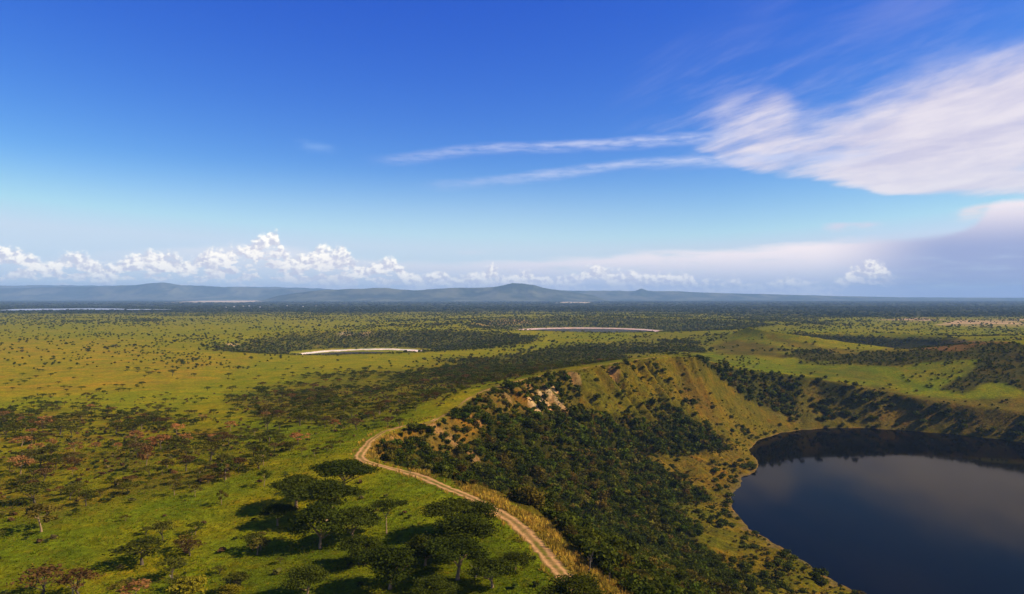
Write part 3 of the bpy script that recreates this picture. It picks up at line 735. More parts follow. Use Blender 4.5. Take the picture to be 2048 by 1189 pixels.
# ------------------------------------------------------------------ plants: shapes
def rand_rot_quads(P, size, nrm, flat=.6):
    """leaf clumps: one quad at every point, facing roughly along nrm"""
    n = len(P)
    d = rng.normal(size=(n, 3)); d /= np.linalg.norm(d, axis=1)[:, None]
    N = nrm * flat + d * (1 - flat); N /= np.linalg.norm(N, axis=1)[:, None] + 1e-9
    a = np.cross(N, rng.normal(size=(n, 3))); a /= np.linalg.norm(a, axis=1)[:, None] + 1e-9
    b = np.cross(N, a)
    s = (size * rng.uniform(.6, 1.35, n))[:, None]
    e = rng.uniform(.55, 1.0, n)[:, None]
    a, b = a * s, b * s * e
    V = np.stack([P - a - b * .6, P + a * .5 - b, P + a + b * .6, P - a * .4 + b], 1).reshape(-1, 3)
    Q = np.arange(n * 4).reshape(n, 4)
    return V, Q
def lobes_foliage(lobes, n, size, flat=.55, hollow=.55):
    """lobes: (x,y,z,rx,rz); leaves lie through each lobe, denser to its outside"""
    w = np.array([l[3] ** 2 for l in lobes]); w /= w.sum()
    P, N, T = [], [], []
    for l, k in zip(lobes, rng.multinomial(n, w)):
        d = rng.normal(size=(k, 3)); d /= np.linalg.norm(d, axis=1)[:, None]
        r = hollow + (1 - hollow) * rng.random(k) ** .7; r *= 1 + .22 * rng.normal(size=k)
        p = d * r[:, None] * np.array([l[3], l[3], l[4]]) + np.array(l[:3])
        P.append(p); nn = d / np.array([l[3], l[3], l[4]]); nn /= np.linalg.norm(nn, axis=1)[:, None]
        N.append(nn); T.append(np.full(k, rng.uniform(.75, 1.25)))
    P, N, T = np.concatenate(P), np.concatenate(N), np.concatenate(T)
    V, Q = rand_rot_quads(P, size, N, flat)
    t = np.repeat(T * rng.uniform(.8, 1.2, len(T)), 4)
    return V, Q, t
def tube(pts, rads, k=6):
    pts = np.array(pts, float); V, Q = [], []
    for i, p in enumerate(pts):
        d = pts[min(i + 1, len(pts) - 1)] - pts[max(i - 1, 0)]; d /= np.linalg.norm(d) + 1e-9
        a = np.cross(d, (0.31, .95, .1)); a /= np.linalg.norm(a) + 1e-9; b = np.cross(d, a)
        for j in range(k):
            t = 2 * math.pi * j / k; V.append(p + rads[i] * (a * math.cos(t) + b * math.sin(t)))
    for i in range(len(pts) - 1):
        for j in range(k): Q.append((i * k + j, i * k + (j + 1) % k, (i + 1) * k + (j + 1) % k, (i + 1) * k + j))
    return np.array(V), np.array(Q)
def join(parts):
    V, Q, o = [], [], 0
    for v, q in parts: V.append(v); Q.append(q + o); o += len(v)
    return np.concatenate(V), np.concatenate(Q)
def bend(a, b, n=4, amp=.06):
    a, b = np.array(a, float), np.array(b, float); L = np.linalg.norm(b - a)
    return [a + (b - a) * t + rng.normal(size=3) * amp * L * math.sin(math.pi * t) for t in np.linspace(0, 1, n)]

def acacia_shape(style, n_leaf, leaf):
    """unit tree: height 1, crown about 1 wide (x,y in -.5...5)"""
    if style == 'umbrella': nl, zlo, zhi, rr, flat, fork = 9, .80, .93, .19, .30, .45
    elif style == 'dome': nl, zlo, zhi, rr, flat, fork = 13, .50, .88, .21, .50, .22
    elif style == 'wide': nl, zlo, zhi, rr, flat, fork = 12, .62, .90, .19, .36, .25
    else: nl, zlo, zhi, rr, flat, fork = 8, .52, .88, .15, .55, .40     # sparse
    lob = []
    for i in range(nl):
        t = i / nl; a = 2.4 * i + rng.uniform(-.4, .4); r = .38 * math.sqrt((i + .3) / nl)
        z = zhi - (zhi - zlo) * (r / .38) ** (1.2 if style != 'wide' else .8) * rng.uniform(.5, 1.3)
        s = rr * rng.uniform(.75, 1.3)
        lob.append((r * math.cos(a), r * math.sin(a), min(z, .92), s, s * flat * rng.uniform(.8, 1.3)))
    V, Q, t = lobes_foliage(lob, n_leaf, leaf, .45, .35)
    base_r = .026 if style in ('dome', 'wide') else .018
    lean = rng.normal(size=2) * .03
    f = np.array([lean[0], lean[1], fork])
    parts = [tube([(0, 0, -.03), (lean[0] * .2, lean[1] * .2, fork * .35), f], [base_r * 1.5, base_r * 1.05, base_r * .85], 7)]
    for i, l in enumerate(lob):
        if i % 3 == 0:
            e = np.array([l[0], l[1], l[2] - l[4] * .3]); mid = f * .55 + e * .45 + np.array([0, 0, -.02]); p = bend(f, mid, 3)
            q = bend(p[-1], e, 3)
            parts.append(tube(p + q[1:], [base_r * .62, base_r * .5, base_r * .4, base_r * .28, base_r * .14], 5)); hub = p[-1]
        else:
            e = np.array([l[0], l[1], l[2] - l[4] * .3]); p = bend(hub, e, 4)
            parts.append(tube(p, [base_r * .36, base_r * .3, base_r * .22, base_r * .1], 4))
    tv, tq = join(parts)
    return (V, Q, t), (tv, tq)
def bush_shape(n_leaf, leaf, nl=6, flat=.75):
    lob = []
    for i in range(nl):
        a = 2.4 * i + rng.uniform(-.5, .5); r = .21 * math.sqrt((i + .2) / nl)
        s = rng.uniform(.18, .30)
        lob.append((r * math.cos(a), r * math.sin(a), .30 + rng.uniform(0, .42) * (1 - r), s, s * flat * rng.uniform(.8, 1.25)))
    V, Q, t = lobes_foliage(lob, n_leaf, leaf, .5, .6)
    V[:, 2] = np.maximum(V[:, 2], -.05)
    return V, Q, t
def dead_shape(seed, spread=.3):
    r_ = np.random.default_rng(seed)
    parts = [tube([(0, 0, -.04), (.02, .01, .3), (-.02, .02, .6), (.05, .02, .98)], [.035, .026, .018, .006], 6)]
    for i in range(7):
        z = r_.uniform(.3, .85); a = r_.uniform(0, 6.28); L = spread * (1.15 - z) * r_.uniform(.7, 1.4)
        p0 = np.array([0, .015, z]); p1 = p0 + np.array([math.cos(a) * L, math.sin(a) * L, L * r_.uniform(.4, 1.0)])
        b = bend(p0, p1, 4, .09); parts.append(tube(b, [.014, .011, .008, .003], 5))
        p2 = b[2] + np.array([math.cos(a + .9) * L * .4, math.sin(a + .9) * L * .4, L * .35]); parts.append(tube([b[2], p2], [.007, .002], 4))
    return join(parts)

def scatter_mesh(name, shapes, pos, sx, sz, tint, mat):
    """one mesh holding many small plants (only for growth nobody could count)"""
    n = len(pos); idx = rng.integers(0, len(shapes), n); rot = rng.uniform(0, 6.283, n)
    VV, QQ, CC, o = [], [], [], 0
    for s, (V, Q, t) in enumerate(shapes):
        I = np.where(idx == s)[0]
        if not len(I): continue
        c, si = np.cos(rot[I])[:, None], np.sin(rot[I])[:, None]
        x = (V[None, :, 0] * c - V[None, :, 1] * si) * sx[I][:, None] + pos[I, 0][:, None]
        y = (V[None, :, 0] * si + V[None, :, 1] * c) * sx[I][:, None] + pos[I, 1][:, None]
        z = V[None, :, 2] * sz[I][:, None] + pos[I, 2][:, None]
        VV.append(np.stack([x, y, z], -1).reshape(-1, 3).astype(np.float32))
        CC.append((tint[I][:, None, :] * t[None, :, None]).reshape(-1, 3).astype(np.float32))
        QQ.append((Q[None] + (np.arange(len(I)) * len(V))[:, None, None]).reshape(-1, 4) + o); o += len(I) * len(V)
    return np_mesh(name, np.concatenate(VV), np.concatenate(QQ), mat, np.concatenate(CC))

def grid_points(x0, x1, y0, y1, step, jit=.9):
    gx, gy = np.meshgrid(np.arange(x0, x1, step), np.arange(y0, y1, step))
    X = gx.ravel() + rng.uniform(-jit, jit, gx.size) * step * .5; Y = gy.ravel() + rng.uniform(-jit, jit, gx.size) * step * .5
    return X, Y
def in_frame(X, Y, Z, mg=380):
    px, py = proj(X, Y, Z); return (Y > 60) & (px > -mg) & (px < 2048 + mg) & (py < 1189 + 130)

def near_track(X, Y, rad):
    d = np.full(X.shape, 1e9)
    for p in TRK[::6]: d = np.minimum(d, (X - p[0]) ** 2 + (Y - p[1]) ** 2)
    return np.sqrt(d) < rad

def tints(n, cols, wts, vary=.25):
    cols = np.array(cols); i = rng.choice(len(cols), n, p=np.array(wts) / sum(wts))
    return cols[i] * rng.uniform(1 - vary, 1 + vary, (n, 1)) * rng.uniform(.92, 1.08, (n, 3))

# ------------------------------------------------------------------ single trees
PROTO = {}
def proto(style, mat, bark, variants, n_leaf, leaf):
    out = []
    for i in range(variants):
        (V, Q, t), (tv, tq) = acacia_shape(style, n_leaf, leaf)
        out.append((np_mesh("crown", V, Q, mat, np.repeat(t[:, None], 3, 1)), np_mesh("trunk", tv, tq, bark, None, True)))
    return out
PROTO['wide'] = proto('wide', M_dark, M_barkp, 4, 6000, .0175)
PROTO['dome'] = proto('dome', M_dark, M_barkp, 4, 6000, .019)
PROTO['umbrella'] = proto('umbrella', M_mid, M_barkp, 2, 3600, .019)
PROTO['green'] = proto('sparse', M_mid, M_barkp, 3, 620, .030)
PROTO['darkmid'] = proto('wide', M_drab, M_barkd, 4, 760, .030)
PROTO['olive'] = proto('sparse', M_olive, M_barkp, 3, 560, .030)
PROTO['brown'] = proto('wide', M_brown, M_barkd, 4, 560, .030)
PROTO['russet'] = proto('sparse', M_russet, M_barkp, 4, 480, .032)
PROTO['lime'] = proto('dome', M_lime, M_barkd, 2, 2600, .03)
USED = set()
def tree(style, X, Y, Z, W, H, label, group, name='acacia_tree', cat='tree'):
    crown, trunk = random.choice(PROTO[style])
    r = bpy.data.objects.new(name, None); COL.objects.link(r); r.empty_display_size = .5
    r.location = (X, Y, Z - .05); r.rotation_euler = (0, 0, random.uniform(0, 6.28)); r.scale = (W, W, H)
    tag(r, label, cat, group)
    link('crown', crown, r); link('trunk', trunk, r)
    return r

HERO = [  # base px, base py, crown width px, height px, style, label
 (592, 1016, 92, 66, 'wide', "broad dark flat-topped acacia at the upper left edge of the foreground grove"),
 (688, 986, 108, 66, 'wide', "dark spreading acacia below the bend of the track, highest of the foreground grove"),
 (650, 1042, 130, 78, 'wide', "widest dark acacia in the middle of the foreground grove, below the bend of the track"),
 (640, 1097, 90, 90, 'dome', "tall dark acacia with a forked trunk at the lower left of the foreground grove"),
 (706, 1082, 92, 64, 'dome', "dark acacia just left of the lone umbrella tree"),
 (773, 1068, 62, 66, 'umbrella', "lone umbrella acacia with a tall pale trunk between the two dark groves"),
 (905, 1068, 104, 68, 'wide', "upper acacia of the right grove, its long shadow on bright grass"),
 (957, 1062, 66, 60, 'dome', "round dark acacia touching the edge of the dirt track"),
 (930, 1112, 112, 78, 'dome', "dense dark acacia in the middle of the grove left of the track"),
 (915, 1160, 110, 84, 'wide', "low dark acacia beside the bleached dead branches left of the track"),
 (780, 1178, 106, 84, 'dome', "dark bushy acacia at the bottom of the grass clearing, below the umbrella tree"),
 (614, 1194, 76, 60, 'dome', "dark acacia cut by the bottom edge, left of the foreground groves"),
 (1030, 1140, 60, 34, 'dome', "low dark bushy acacia just left of the dirt track's nearest stretch"),
 (1152, 1222, 108, 66, 'dome', "dark crown rising from the bottom edge across the end of the track"),
 (720, 1128, 76, 56, 'dome', "low dark acacia in the shade between the lone umbrella tree and the bottom edge"),
 (850, 1132, 80, 60, 'dome', "dark low-crowned acacia filling the gap between the two bottom groves"),
 (985, 1176, 84, 58, 'wide', "dark flat acacia left of the track near the bottom edge"),
 (868, 1200, 70, 46, 'dome', "dark crown cut by the bottom edge below the right grove"),
 (555, 1052, 60, 44, 'wide', "dark flat acacia leaning out of the foreground grove on its left"),
 (527, 931, 34, 44, 'green', "slender thorn tree standing alone above the left end of the dark grove"),
 (528, 973, 32, 36, 'green', "small thorn tree on bright grass left of the dark grove"),
 (443, 1011, 27, 33, 'olive', "little pale-trunked thorn tree alone on open grass with its round shadow"),
 (390, 994, 26, 26, 'olive', "right one of a pair of little thorn trees with orange trunks on the grass"),
 (349, 991, 30, 32, 'olive', "left one of a pair of little thorn trees with orange trunks on the grass"),
 (292, 939, 46, 50, 'russet', "tallest rust-orange thorn tree in the left savanna"),
 (41, 951, 54, 44, 'russet', "rust-orange thorn tree with bare pale limbs near the left edge"),
 (421, 922, 58, 42, 'darkmid', "dark flat thorn tree right of the rust-orange trees"),
 (83, 1064, 90, 62, 'olive', "large olive brown thorn tree with a long dark shadow at the left"),
 (69, 1006, 76, 40, 'darkmid', "dark flat-topped thorn tree above the large olive brown one at the left"),
 (172, 1012, 42, 34, 'darkmid', "dark thorn bush tree right of the large olive brown one"),
 (84, 1196, 100, 62, 'brown', "brown thorn tree in the bottom left corner"),
 (160, 1196, 84, 58, 'brown', "brown thorn tree beside the bleached bare branches at the bottom left"),
 (284, 1130, 108, 48, 'darkmid', "wide dark thorn tree in the middle of the lower left grass"),
 (326, 1082, 46, 42, 'darkmid', "dark thorn tree just above the wide dark one on the lower left grass"),
 (380, 1112, 54, 34, 'brown', "low brownish thorn tree right of the wide dark one on the lower left grass"),
 (344, 1158, 60, 42, 'darkmid', "dark thorn tree above the yellow-green trees at the bottom"),
 (378, 1206, 74, 50, 'lime', "bright yellow-green tree at the bottom edge, left of the dark groves"),
 (462, 1204, 46, 34, 'lime', "smaller yellow-green tree at the bottom edge"),
 (372, 943, 42, 34, 'brown', "brown thorn tree between the tallest rust-orange tree and the dark flat one"),
 (103, 901, 24, 26, 'russet', "orange thorn tree with upright pale limbs in the left savanna"),
 (150, 909, 34, 26, 'russet', "low orange thorn tree right of the upright one in the left savanna"),
 (43, 894, 42, 22, 'russet', "flat orange-topped thorn tree near the left edge"),
 (322, 902, 46, 34, 'russet', "orange-brown thorn tree behind the tallest rust-orange one"),
 (371, 888, 28, 22, 'russet', "small reddish thorn tree above the brown one in the left savanna"),
 (596, 890, 54, 26, 'russet', "wide orange umbrella-shaped tree with two shadows on the grass"),
 (604, 908, 26, 14, 'olive', "low tan bush tree just below the wide orange umbrella-shaped tree"),
 (671, 859, 20, 22, 'russet', "small orange thorn tree near the rim track, right of the brown thicket"),
 (714, 860, 34, 24, 'brown', "brown thorn tree right of the small orange one near the rim track"),
 (535, 862, 24, 30, 'darkmid', "dark upright thorn tree at the front edge of the brown thicket"),
 (600, 852, 36, 26, 'darkmid', "dark thorn tree in front of the brown thicket, above the orange umbrella-shaped tree"),
 (680, 893, 20, 14, 'olive', "tiny olive thorn tree on the grass between the orange tree and the track bend"),
 (655, 905, 30, 16, 'olive', "low olive thorn tree on the grass left of the track bend"),
 (345, 753, 15, 15, 'darkmid', "single dark tree standing out on the open yellow plain"),
 (265, 870, 42, 28, 'darkmid', "dark flat thorn tree among brown scrub in the middle of the left savanna"),
 (232, 868, 36, 26, 'darkmid', "dark thorn tree left of the flat one in the middle of the left savanna"),
 (120, 870, 50, 30, 'darkmid', "dark spreading thorn tree in the upper left savanna"),
 (800, 855, 22, 20, 'darkmid', "dark bush tree just left of the rim track above its bend"),
 (560, 1128, 20, 14, 'darkmid', "tiny dark bush tree on the grass left of the dark grove's lower shadow"),
]
hero_xy = []
for (bx, by, wp, hp, st, lab) in HERO:
    X, Y, Z = hit(bx, min(by, 1189.0)) if by <= 1189 else hit(bx, by)
    W, H = wp * Y / F, hp * Y / F
    k_ = 1.22 if st in ('wide', 'dome') else 1.08
    tree(st, X, Y, Z, W * k_, H * 1.05, lab, "single trees of the foreground savanna", 'acacia_tree')
    hero_xy.append((X, Y, W))
hero_xy = np.array(hero_xy)
def near_hero(X, Y, k=.5, extra=.5):
    b = np.zeros(X.shape, bool)
    for (x, y, w) in hero_xy: b |= (X - x) ** 2 + (Y - y) ** 2 < (w * k + extra) ** 2
    return b

# dead trees
for i, (bx, by, hp, mat, lab) in enumerate([
    (1177, 1146, 46, M_deadd, "bare grey dead tree standing on the golden rim grass"),
    (1219, 1166, 22, M_deadd, "small bare dead tree lower on the golden rim grass"),
    (951, 1156, 40, M_deadw, "bleached dead tree with forked branches left of the track"),
    (148, 1196, 36, M_deadw, "bleached bare tree in the bottom left corner"),
    (343, 1166, 20, M_deadw, "small bleached dead tree above the yellow-green trees"),
    (820, 951, 15, M_deadd, "dark leaning dead stump beside the track past the bend")]):
    X, Y, Z = hit(bx, by) if by < 1190 else hit(bx, by)
    H = hp * Y / F
    V, Q = dead_shape(50 + i, .3 if i != 2 and i != 3 else .55)
    o = link('dead_tree' if i < 5 else 'dead_stump', np_mesh('dead_tree', V * H, Q, mat, None, True))
    o.location = (X, Y, Z - .05); o.rotation_euler = (0, R(10 if i != 2 else -30), R(60 * i)); tag(o, lab, 'dead tree')

# ------------------------------------------------------------------ scattered growth
BUSH_N = [bush_shape(300, .062, 5 + i % 4, .6 + .1 * (i % 4)) for i in range(8)]     # near
BUSH_M = [bush_shape(80, .12, 5) for _ in range(5)]
BUSH_F = [bush_shape(22, .24, 4) for _ in range(5)]
BUSH_X = [bush_shape(9, .36, 3) for _ in range(5)]
def flat_tree(n, leaf):
    (V, Q, t), (tv, tq) = acacia_shape('wide', n, leaf)
    return np.concatenate([V, tv]), np.concatenate([Q, tq + len(V)]), np.concatenate([t, np.full(len(tv), 1.2)])
FLAT_M = [flat_tree(200, .055) for _ in range(4)]
FLAT_F = [(lambda f: (f[0], f[1], f[2]))(flat_tree(60, .12)) for _ in range(4)]

def zone_words(px, py):
    if py > 1040: return "in the lower left corner grass"
    if py > 930: return "between the left grass clearings" if px > 250 else "near the left edge, midway down"
    if py > 870: return "among the russet left savanna" if px < 480 else "on grass left of the track"
    if px > 480: return "in the brown thicket behind the track"
    return "along the left scrub's upper edge"
# ---- savanna trees and bushes (left side, outside the crater), D 120..700
X, Y = grid_points(-640, 330, 110, 760, 4.2)
Z = height(X, Y); mk = masks(X, Y, Z)
ok = in_frame(X, Y, Z) & (mk['in1'] < .5)
cl = fbm(X / 38, Y / 38, 3, 201); cl2 = fbm(X / 14, Y / 14, 2, 211)
dens = .012 + .06 * ss(cl, .5, .7)
dens = np.maximum(dens, mk['left'] * .75 * ss(cl * .6 + cl2 * .4, .38, .58))
dens = np.maximum(dens, mk['thick'] * .64 * ss(cl * .5 + cl2 * .5, .40, .58))
dens = np.maximum(dens, mk['thick2'] * .95 * ss(cl2, .25, .42))
px, py = mk['px'], mk['py']
lowleft = (py > 1010) & (px < 540)
dens = np.where(lowleft, .22 * ss(cl, .44, .62), dens)
clear = poly_in(px, py, [(180, 1000), (330, 985), (520, 950), (560, 900), (720, 925), (880, 985), (880, 1035), (760, 1000), (560, 1030), (540, 1060), (300, 1060), (120, 1110), (40, 1180), (20, 1130), (150, 1040)], 10)
dens = dens * (1 - .93 * clear)
clear2 = poly_in(px, py, [(540, 1040), (1000, 960), (1140, 1170), (1140, 1300), (540, 1300)], 6)
dens = dens * (1 - .85 * clear2)
ok &= (rng.random(X.shape) < dens) & ~near_track(X, Y, 4.5) & ~near_hero(X, Y, .42, .8)
X, Y, Z, px, py = X[ok], Y[ok], Z[ok], px[ok], py[ok]
size = rng.uniform(1.6, 4.3, len(X)) * np.where(rng.random(len(X)) < .15, 1.4, 1)
app = size / Y * np.where((px > -20) & (px < 2068) & (py < 1215), 1, .01); order = np.argsort(-app)
TOP = 300 - len(HERO)
kinds = ['darkmid', 'olive', 'brown', 'russet', 'green']
words = {'darkmid': 'dull green flat-topped', 'olive': 'olive pale-trunked', 'brown': 'brown-leaved', 'russet': 'rust-orange', 'green': 'green open-crowned'}
for i in order[:TOP]:
    red = (py[i] < 960) & (px[i] < 480)
    st = random.choices(kinds, [.34, .16, .26, .16 if red else .05, .14])[0]
    sz = 'small ' if size[i] < 3.2 else ('' if size[i] < 4.4 else 'large ')
    lab = f"{sz}{words[st]} thorn tree {zone_words(px[i], py[i])}".strip()
    tree(st, X[i], Y[i], Z[i], size[i] * 1.5, size[i] * random.uniform(.85, 1.15), lab, lab.replace('thorn tree', 'thorn trees'), 'thorn_tree')
rest = order[TOP:]
P = np.stack([X, Y, Z], 1)[rest]; n = len(rest)
if n:
    t = tints(n, [(.052, .064, .007), (.085, .090, .009), (.10, .075, .015), (.15, .085, .02)], [.5, .28, .18, .04])
    me = scatter_mesh("thorn_scrub", FLAT_M, P, size[rest] * 1.5, size[rest] * rng.uniform(.7, 1.0, n), t, M_stuff)
    tag(link("thorn_scrub", me), "mass of dark brown-green thorn scrub behind the rim track", "scrub", kind='stuff')
print("savanna trees", TOP, n)

# ---- low shrubs/undergrowth under the savanna trees (tiny)
X, Y = grid_points(-420, 300, 110, 560, 2.6)
Z = height(X, Y); mk = masks(X, Y, Z)
cl = fbm(X / 20, Y / 20, 3, 221)
d = .03 + .42 * mk['left'] * ss(cl, .42, .62) + .42 * mk['thick'] * ss(cl, .35, .6)
ok = in_frame(X, Y, Z) & (mk['in1'] < .5) & (rng.random(X.shape) < d) & ~near_track(X, Y, 3.2)
P = np.stack([X, Y, Z], 1)[ok]; n = len(P)
s_ = rng.uniform(.5, 1.7, n)
t = tints(n, [(.05, .06, .012), (.10, .10, .02), (.12, .065, .025), (.16, .12, .04)], [.4, .25, .25, .1])
tag(link("low_scrub", scatter_mesh("low_scrub", BUSH_F, P, s_ * 1.5, s_ * .9, t, M_stuff)), "low knee-high scrub between the savanna trees", "scrub", kind='stuff')

# ---- crater wood
X, Y = grid_points(-80, 300, 120, 760, 3.2)
Z = height(X, Y); mk = masks(X, Y, Z)
cl = fbm(X / 18, Y / 18, 3, 231); cl2 = fbm(X / 7, Y / 7, 2, 233)
d = ss(mk['wood'] + (cl - .5) * 1.1, .25, .60) * (.80 + .20 * ss(cl2, .3, .5)) + mk['upper'] * .92 * ss(cl * .4 + cl2 * .6, .26, .46) + mk['clump'] * .75 * ss(cl, .42, .56) + mk['farwood'] * .8
d = d * (1 - np.clip(mk['gold'] + mk['gold2'] * .8 + mk['gold3'] * .7, 0, 1))
for (bx, by, bz, rad) in SCARS: d *= 1 - .85 * np.exp(-(((X - bx) ** 2 + (Y - by) ** 2) / rad ** 2))
for (bx, by, bz, rad) in BARE: d *= 1 - .7 * np.exp(-(((X - bx) ** 2 + (Y - by) ** 2) / rad ** 2))
ok = in_frame(X, Y, Z) & (mk['in1'] > .5) & (rng.random(X.shape) < d) & ~near_track(X, Y, 4.2) & (Z > .3)
X, Y, Z, up, vis = X[ok], Y[ok], Z[ok], mk['upper'][ok], (mk['py'][ok] < 1200)
size = (1.9 + 4.3 * rng.random(len(X)) ** 1.3) * (1 - .18 * up)
order = np.argsort(-size / Y * np.where(vis, 1, .01))
WOOD_MESH = []
for m_, k in ((M_dark, 3), (M_mid, 3), (M_olive, 1)):
    for _ in range(k):
        V, Q, t = bush_shape(420, .055, 8); WOOD_MESH.append(np_mesh("wood_tree", V, Q, m_, np.repeat(t[:, None], 3, 1)))
wl = {"dark_leaves": "dark green", "green_leaves": "mid green", "olive_leaves": "olive"}
for i in order[:300]:
    me = random.choice(WOOD_MESH)
    o = link("bushy_tree", me); o.location = (X[i], Y[i], Z[i] - .3); o.scale = (size[i] * 1.3, size[i] * 1.3, size[i] * random.uniform(.85, 1.25)); o.rotation_euler = (0, 0, random.uniform(0, 6.28))
    c_ = wl[me.materials[0].name]
    tag(o, f"{c_} bushy tree in the crater wood just below the golden grass", "tree", f"{c_} trees in the nearest part of the crater wood")
rest = order[300:]
P = np.stack([X, Y, Z - .3], 1)[rest]; n = len(rest)
t = tints(n, [(.036, .050, .005), (.062, .078, .006), (.090, .088, .008), (.105, .072, .012), (.14, .118, .016)], [.34, .32, .18, .10, .06], .38)
near = Y[rest] < 420
for nm, sel, sh, lab in (("crater_wood", near, BUSH_N, "dense dark green wood covering the inner crater slope"), ("far_crater_wood", ~near, BUSH_M, "dark woods and thickets on the far inner walls of the crater")):
    me = scatter_mesh(nm, sh, P[sel], size[rest][sel] * 1.35, size[rest][sel] * rng.uniform(.8, 1.3, sel.sum()), t[sel], M_stuff)
    tag(link(nm, me), lab, "woodland", kind='stuff')
print("crater wood", len(order))

X, Y = grid_points(-80, 300, 120, 700, 1.9)
Z = height(X, Y); mk = masks(X, Y, Z)
cl = fbm(X / 15, Y / 15, 3, 235)
d = ss(mk['wood'], .15, .5) * .8 + mk['upper'] * .35 + mk['farwood'] * .5
d = d * (1 - np.clip(mk['gold'] + mk['gold2'] * .6, 0, 1))
for (bx, by, bz, rad) in SCARS: d *= 1 - .8 * np.exp(-(((X - bx) ** 2 + (Y - by) ** 2) / rad ** 2))
ok = in_frame(X, Y, Z) & (mk['in1'] > .5) & (rng.random(X.shape) < d) & (Z > .3) & ~near_track(X, Y, 3)
P = np.stack([X, Y, Z - .2], 1)[ok]; n = len(P); s_ = rng.uniform(.8, 2.3, n)
t = tints(n, [(.038, .052, .005), (.064, .078, .006), (.086, .088, .009), (.10, .07, .013)], [.35, .33, .22, .1], .35)
tag(link("wood_undergrowth", scatter_mesh("wood_undergrowth", BUSH_M, P, s_ * 1.5, s_ * 1.1, t, M_stuff)), "leafy undergrowth closing the gaps in the crater wood", "undergrowth", kind='stuff')
print("undergrowth", n)

# ---- shrubs on the grassy crater slopes and by the lake shore
X, Y = grid_points(20, 560, 130, 780, 3.4)
Z = height(X, Y); mk = masks(X, Y, Z)
cl = fbm(X / 16, Y / 16, 3, 241)
d = mk['lakeside'] * (.03 + .55 * ss(cl * .7 + .3 * fbm(X / 45, Y / 45, 2, 243), .53, .62)) + mk['slope'] * (.09 + .50 * ss(cl, .50, .66)) + mk['farwall'] * (.05 + .50 * ss(cl, .44, .62))
shore = (Z > .2) & (Z < 1.8) & (mk['in1'] > .5); d = np.maximum(d, .12 * shore + .5 * shore * ss(fbm(X / 24, Y / 24, 2, 251), .5, .65))
ok = in_frame(X, Y, Z) & (mk['in1'] > .5) & (rng.random(X.shape) < d) & (Z > .2) & (mk['wood'] < .5) & (mk['px'] > 1000)
X, Y, Z, px, py = X[ok], Y[ok], Z[ok], mk['px'][ok], mk['py'][ok]
size = .8 + 3.8 * rng.random(len(X)) ** 1.6; size = np.where(mk['farwall'][ok] > .5, size * 1.3 + .6, size); order = np.argsort(-size / Y * np.where((px < 2060) & (py < 1195), 1, .01))
SHRUB = []
for m_ in (M_dark, M_mid, M_dark, M_mid):
    V, Q, t = bush_shape(260, .075, 6); SHRUB.append(np_mesh("shrub", V, Q, m_, np.repeat(t[:, None], 3, 1)))
def shrub_zone(px, py, z):
    if z < 1.9: return "at the water's edge of the dark lake"
    if py > 1060: return "on the yellow slope at the lower right"
    if py > 900: return "on the grass slope between the wood and the lake"
    if px > 1560: return "on the brown far wall behind the lake"
    return "on the sunlit slope below the track's end"
for i in order[:300]:
    me = random.choice(SHRUB); c_ = wl[me.materials[0].name]
    o = link("shrub", me); o.location = (X[i], Y[i], Z[i] - .15); o.scale = (size[i] * 1.5, size[i] * 1.5, size[i]); o.rotation_euler = (0, 0, random.uniform(0, 6.28))
    szw = 'small' if size[i] < 2.2 else ('medium' if size[i] < 3.1 else 'large')
    z_ = shrub_zone(px[i], py[i], Z[i])
    tag(o, f"{szw} {c_} rounded shrub {z_}", "shrub", f"{szw} {c_} shrubs {z_}")
rest = order[300:]; n = len(rest)
t = tints(n, [(.036, .044, .006), (.055, .060, .008), (.075, .055, .014)], [.5, .3, .2])
tag(link("slope_scrub", scatter_mesh("slope_scrub", BUSH_M, np.stack([X, Y, Z - .15], 1)[rest], size[rest] * 1.5, size[rest], t, M_stuff)), "dark scrub scattered over the brown far wall of the crater", "scrub", kind='stuff')
print("shrubs", len(order))

X, Y = grid_points(-70, 480, 130, 780, 1.9)
Z = height(X, Y); mk = masks(X, Y, Z)
cl = fbm(X / 13, Y / 13, 3, 245)
d = (mk['lakeside'] + mk['slope'] + mk['farwall']) * (.16 + .52 * ss(cl, .40, .60)) + mk['upper'] * .5
ok = in_frame(X, Y, Z) & (mk['in1'] > .5) & (rng.random(X.shape) < d) & (Z > .2) & (mk['wood'] < .8)
P = np.stack([X, Y, Z - .1], 1)[ok]; n = len(P); s_ = .35 + 1.1 * rng.random(n) ** 2
t = tints(n, [(.055, .062, .007), (.095, .085, .010), (.13, .085, .016), (.17, .13, .022)], [.35, .3, .2, .15])
tag(link("slope_growth", scatter_mesh("slope_growth", BUSH_F, P, s_ * 1.6, s_ * .9, t, M_stuff)), "knee-high grass clumps and low scrub on the crater slopes", "scrub", kind='stuff')
print("slope growth", n)
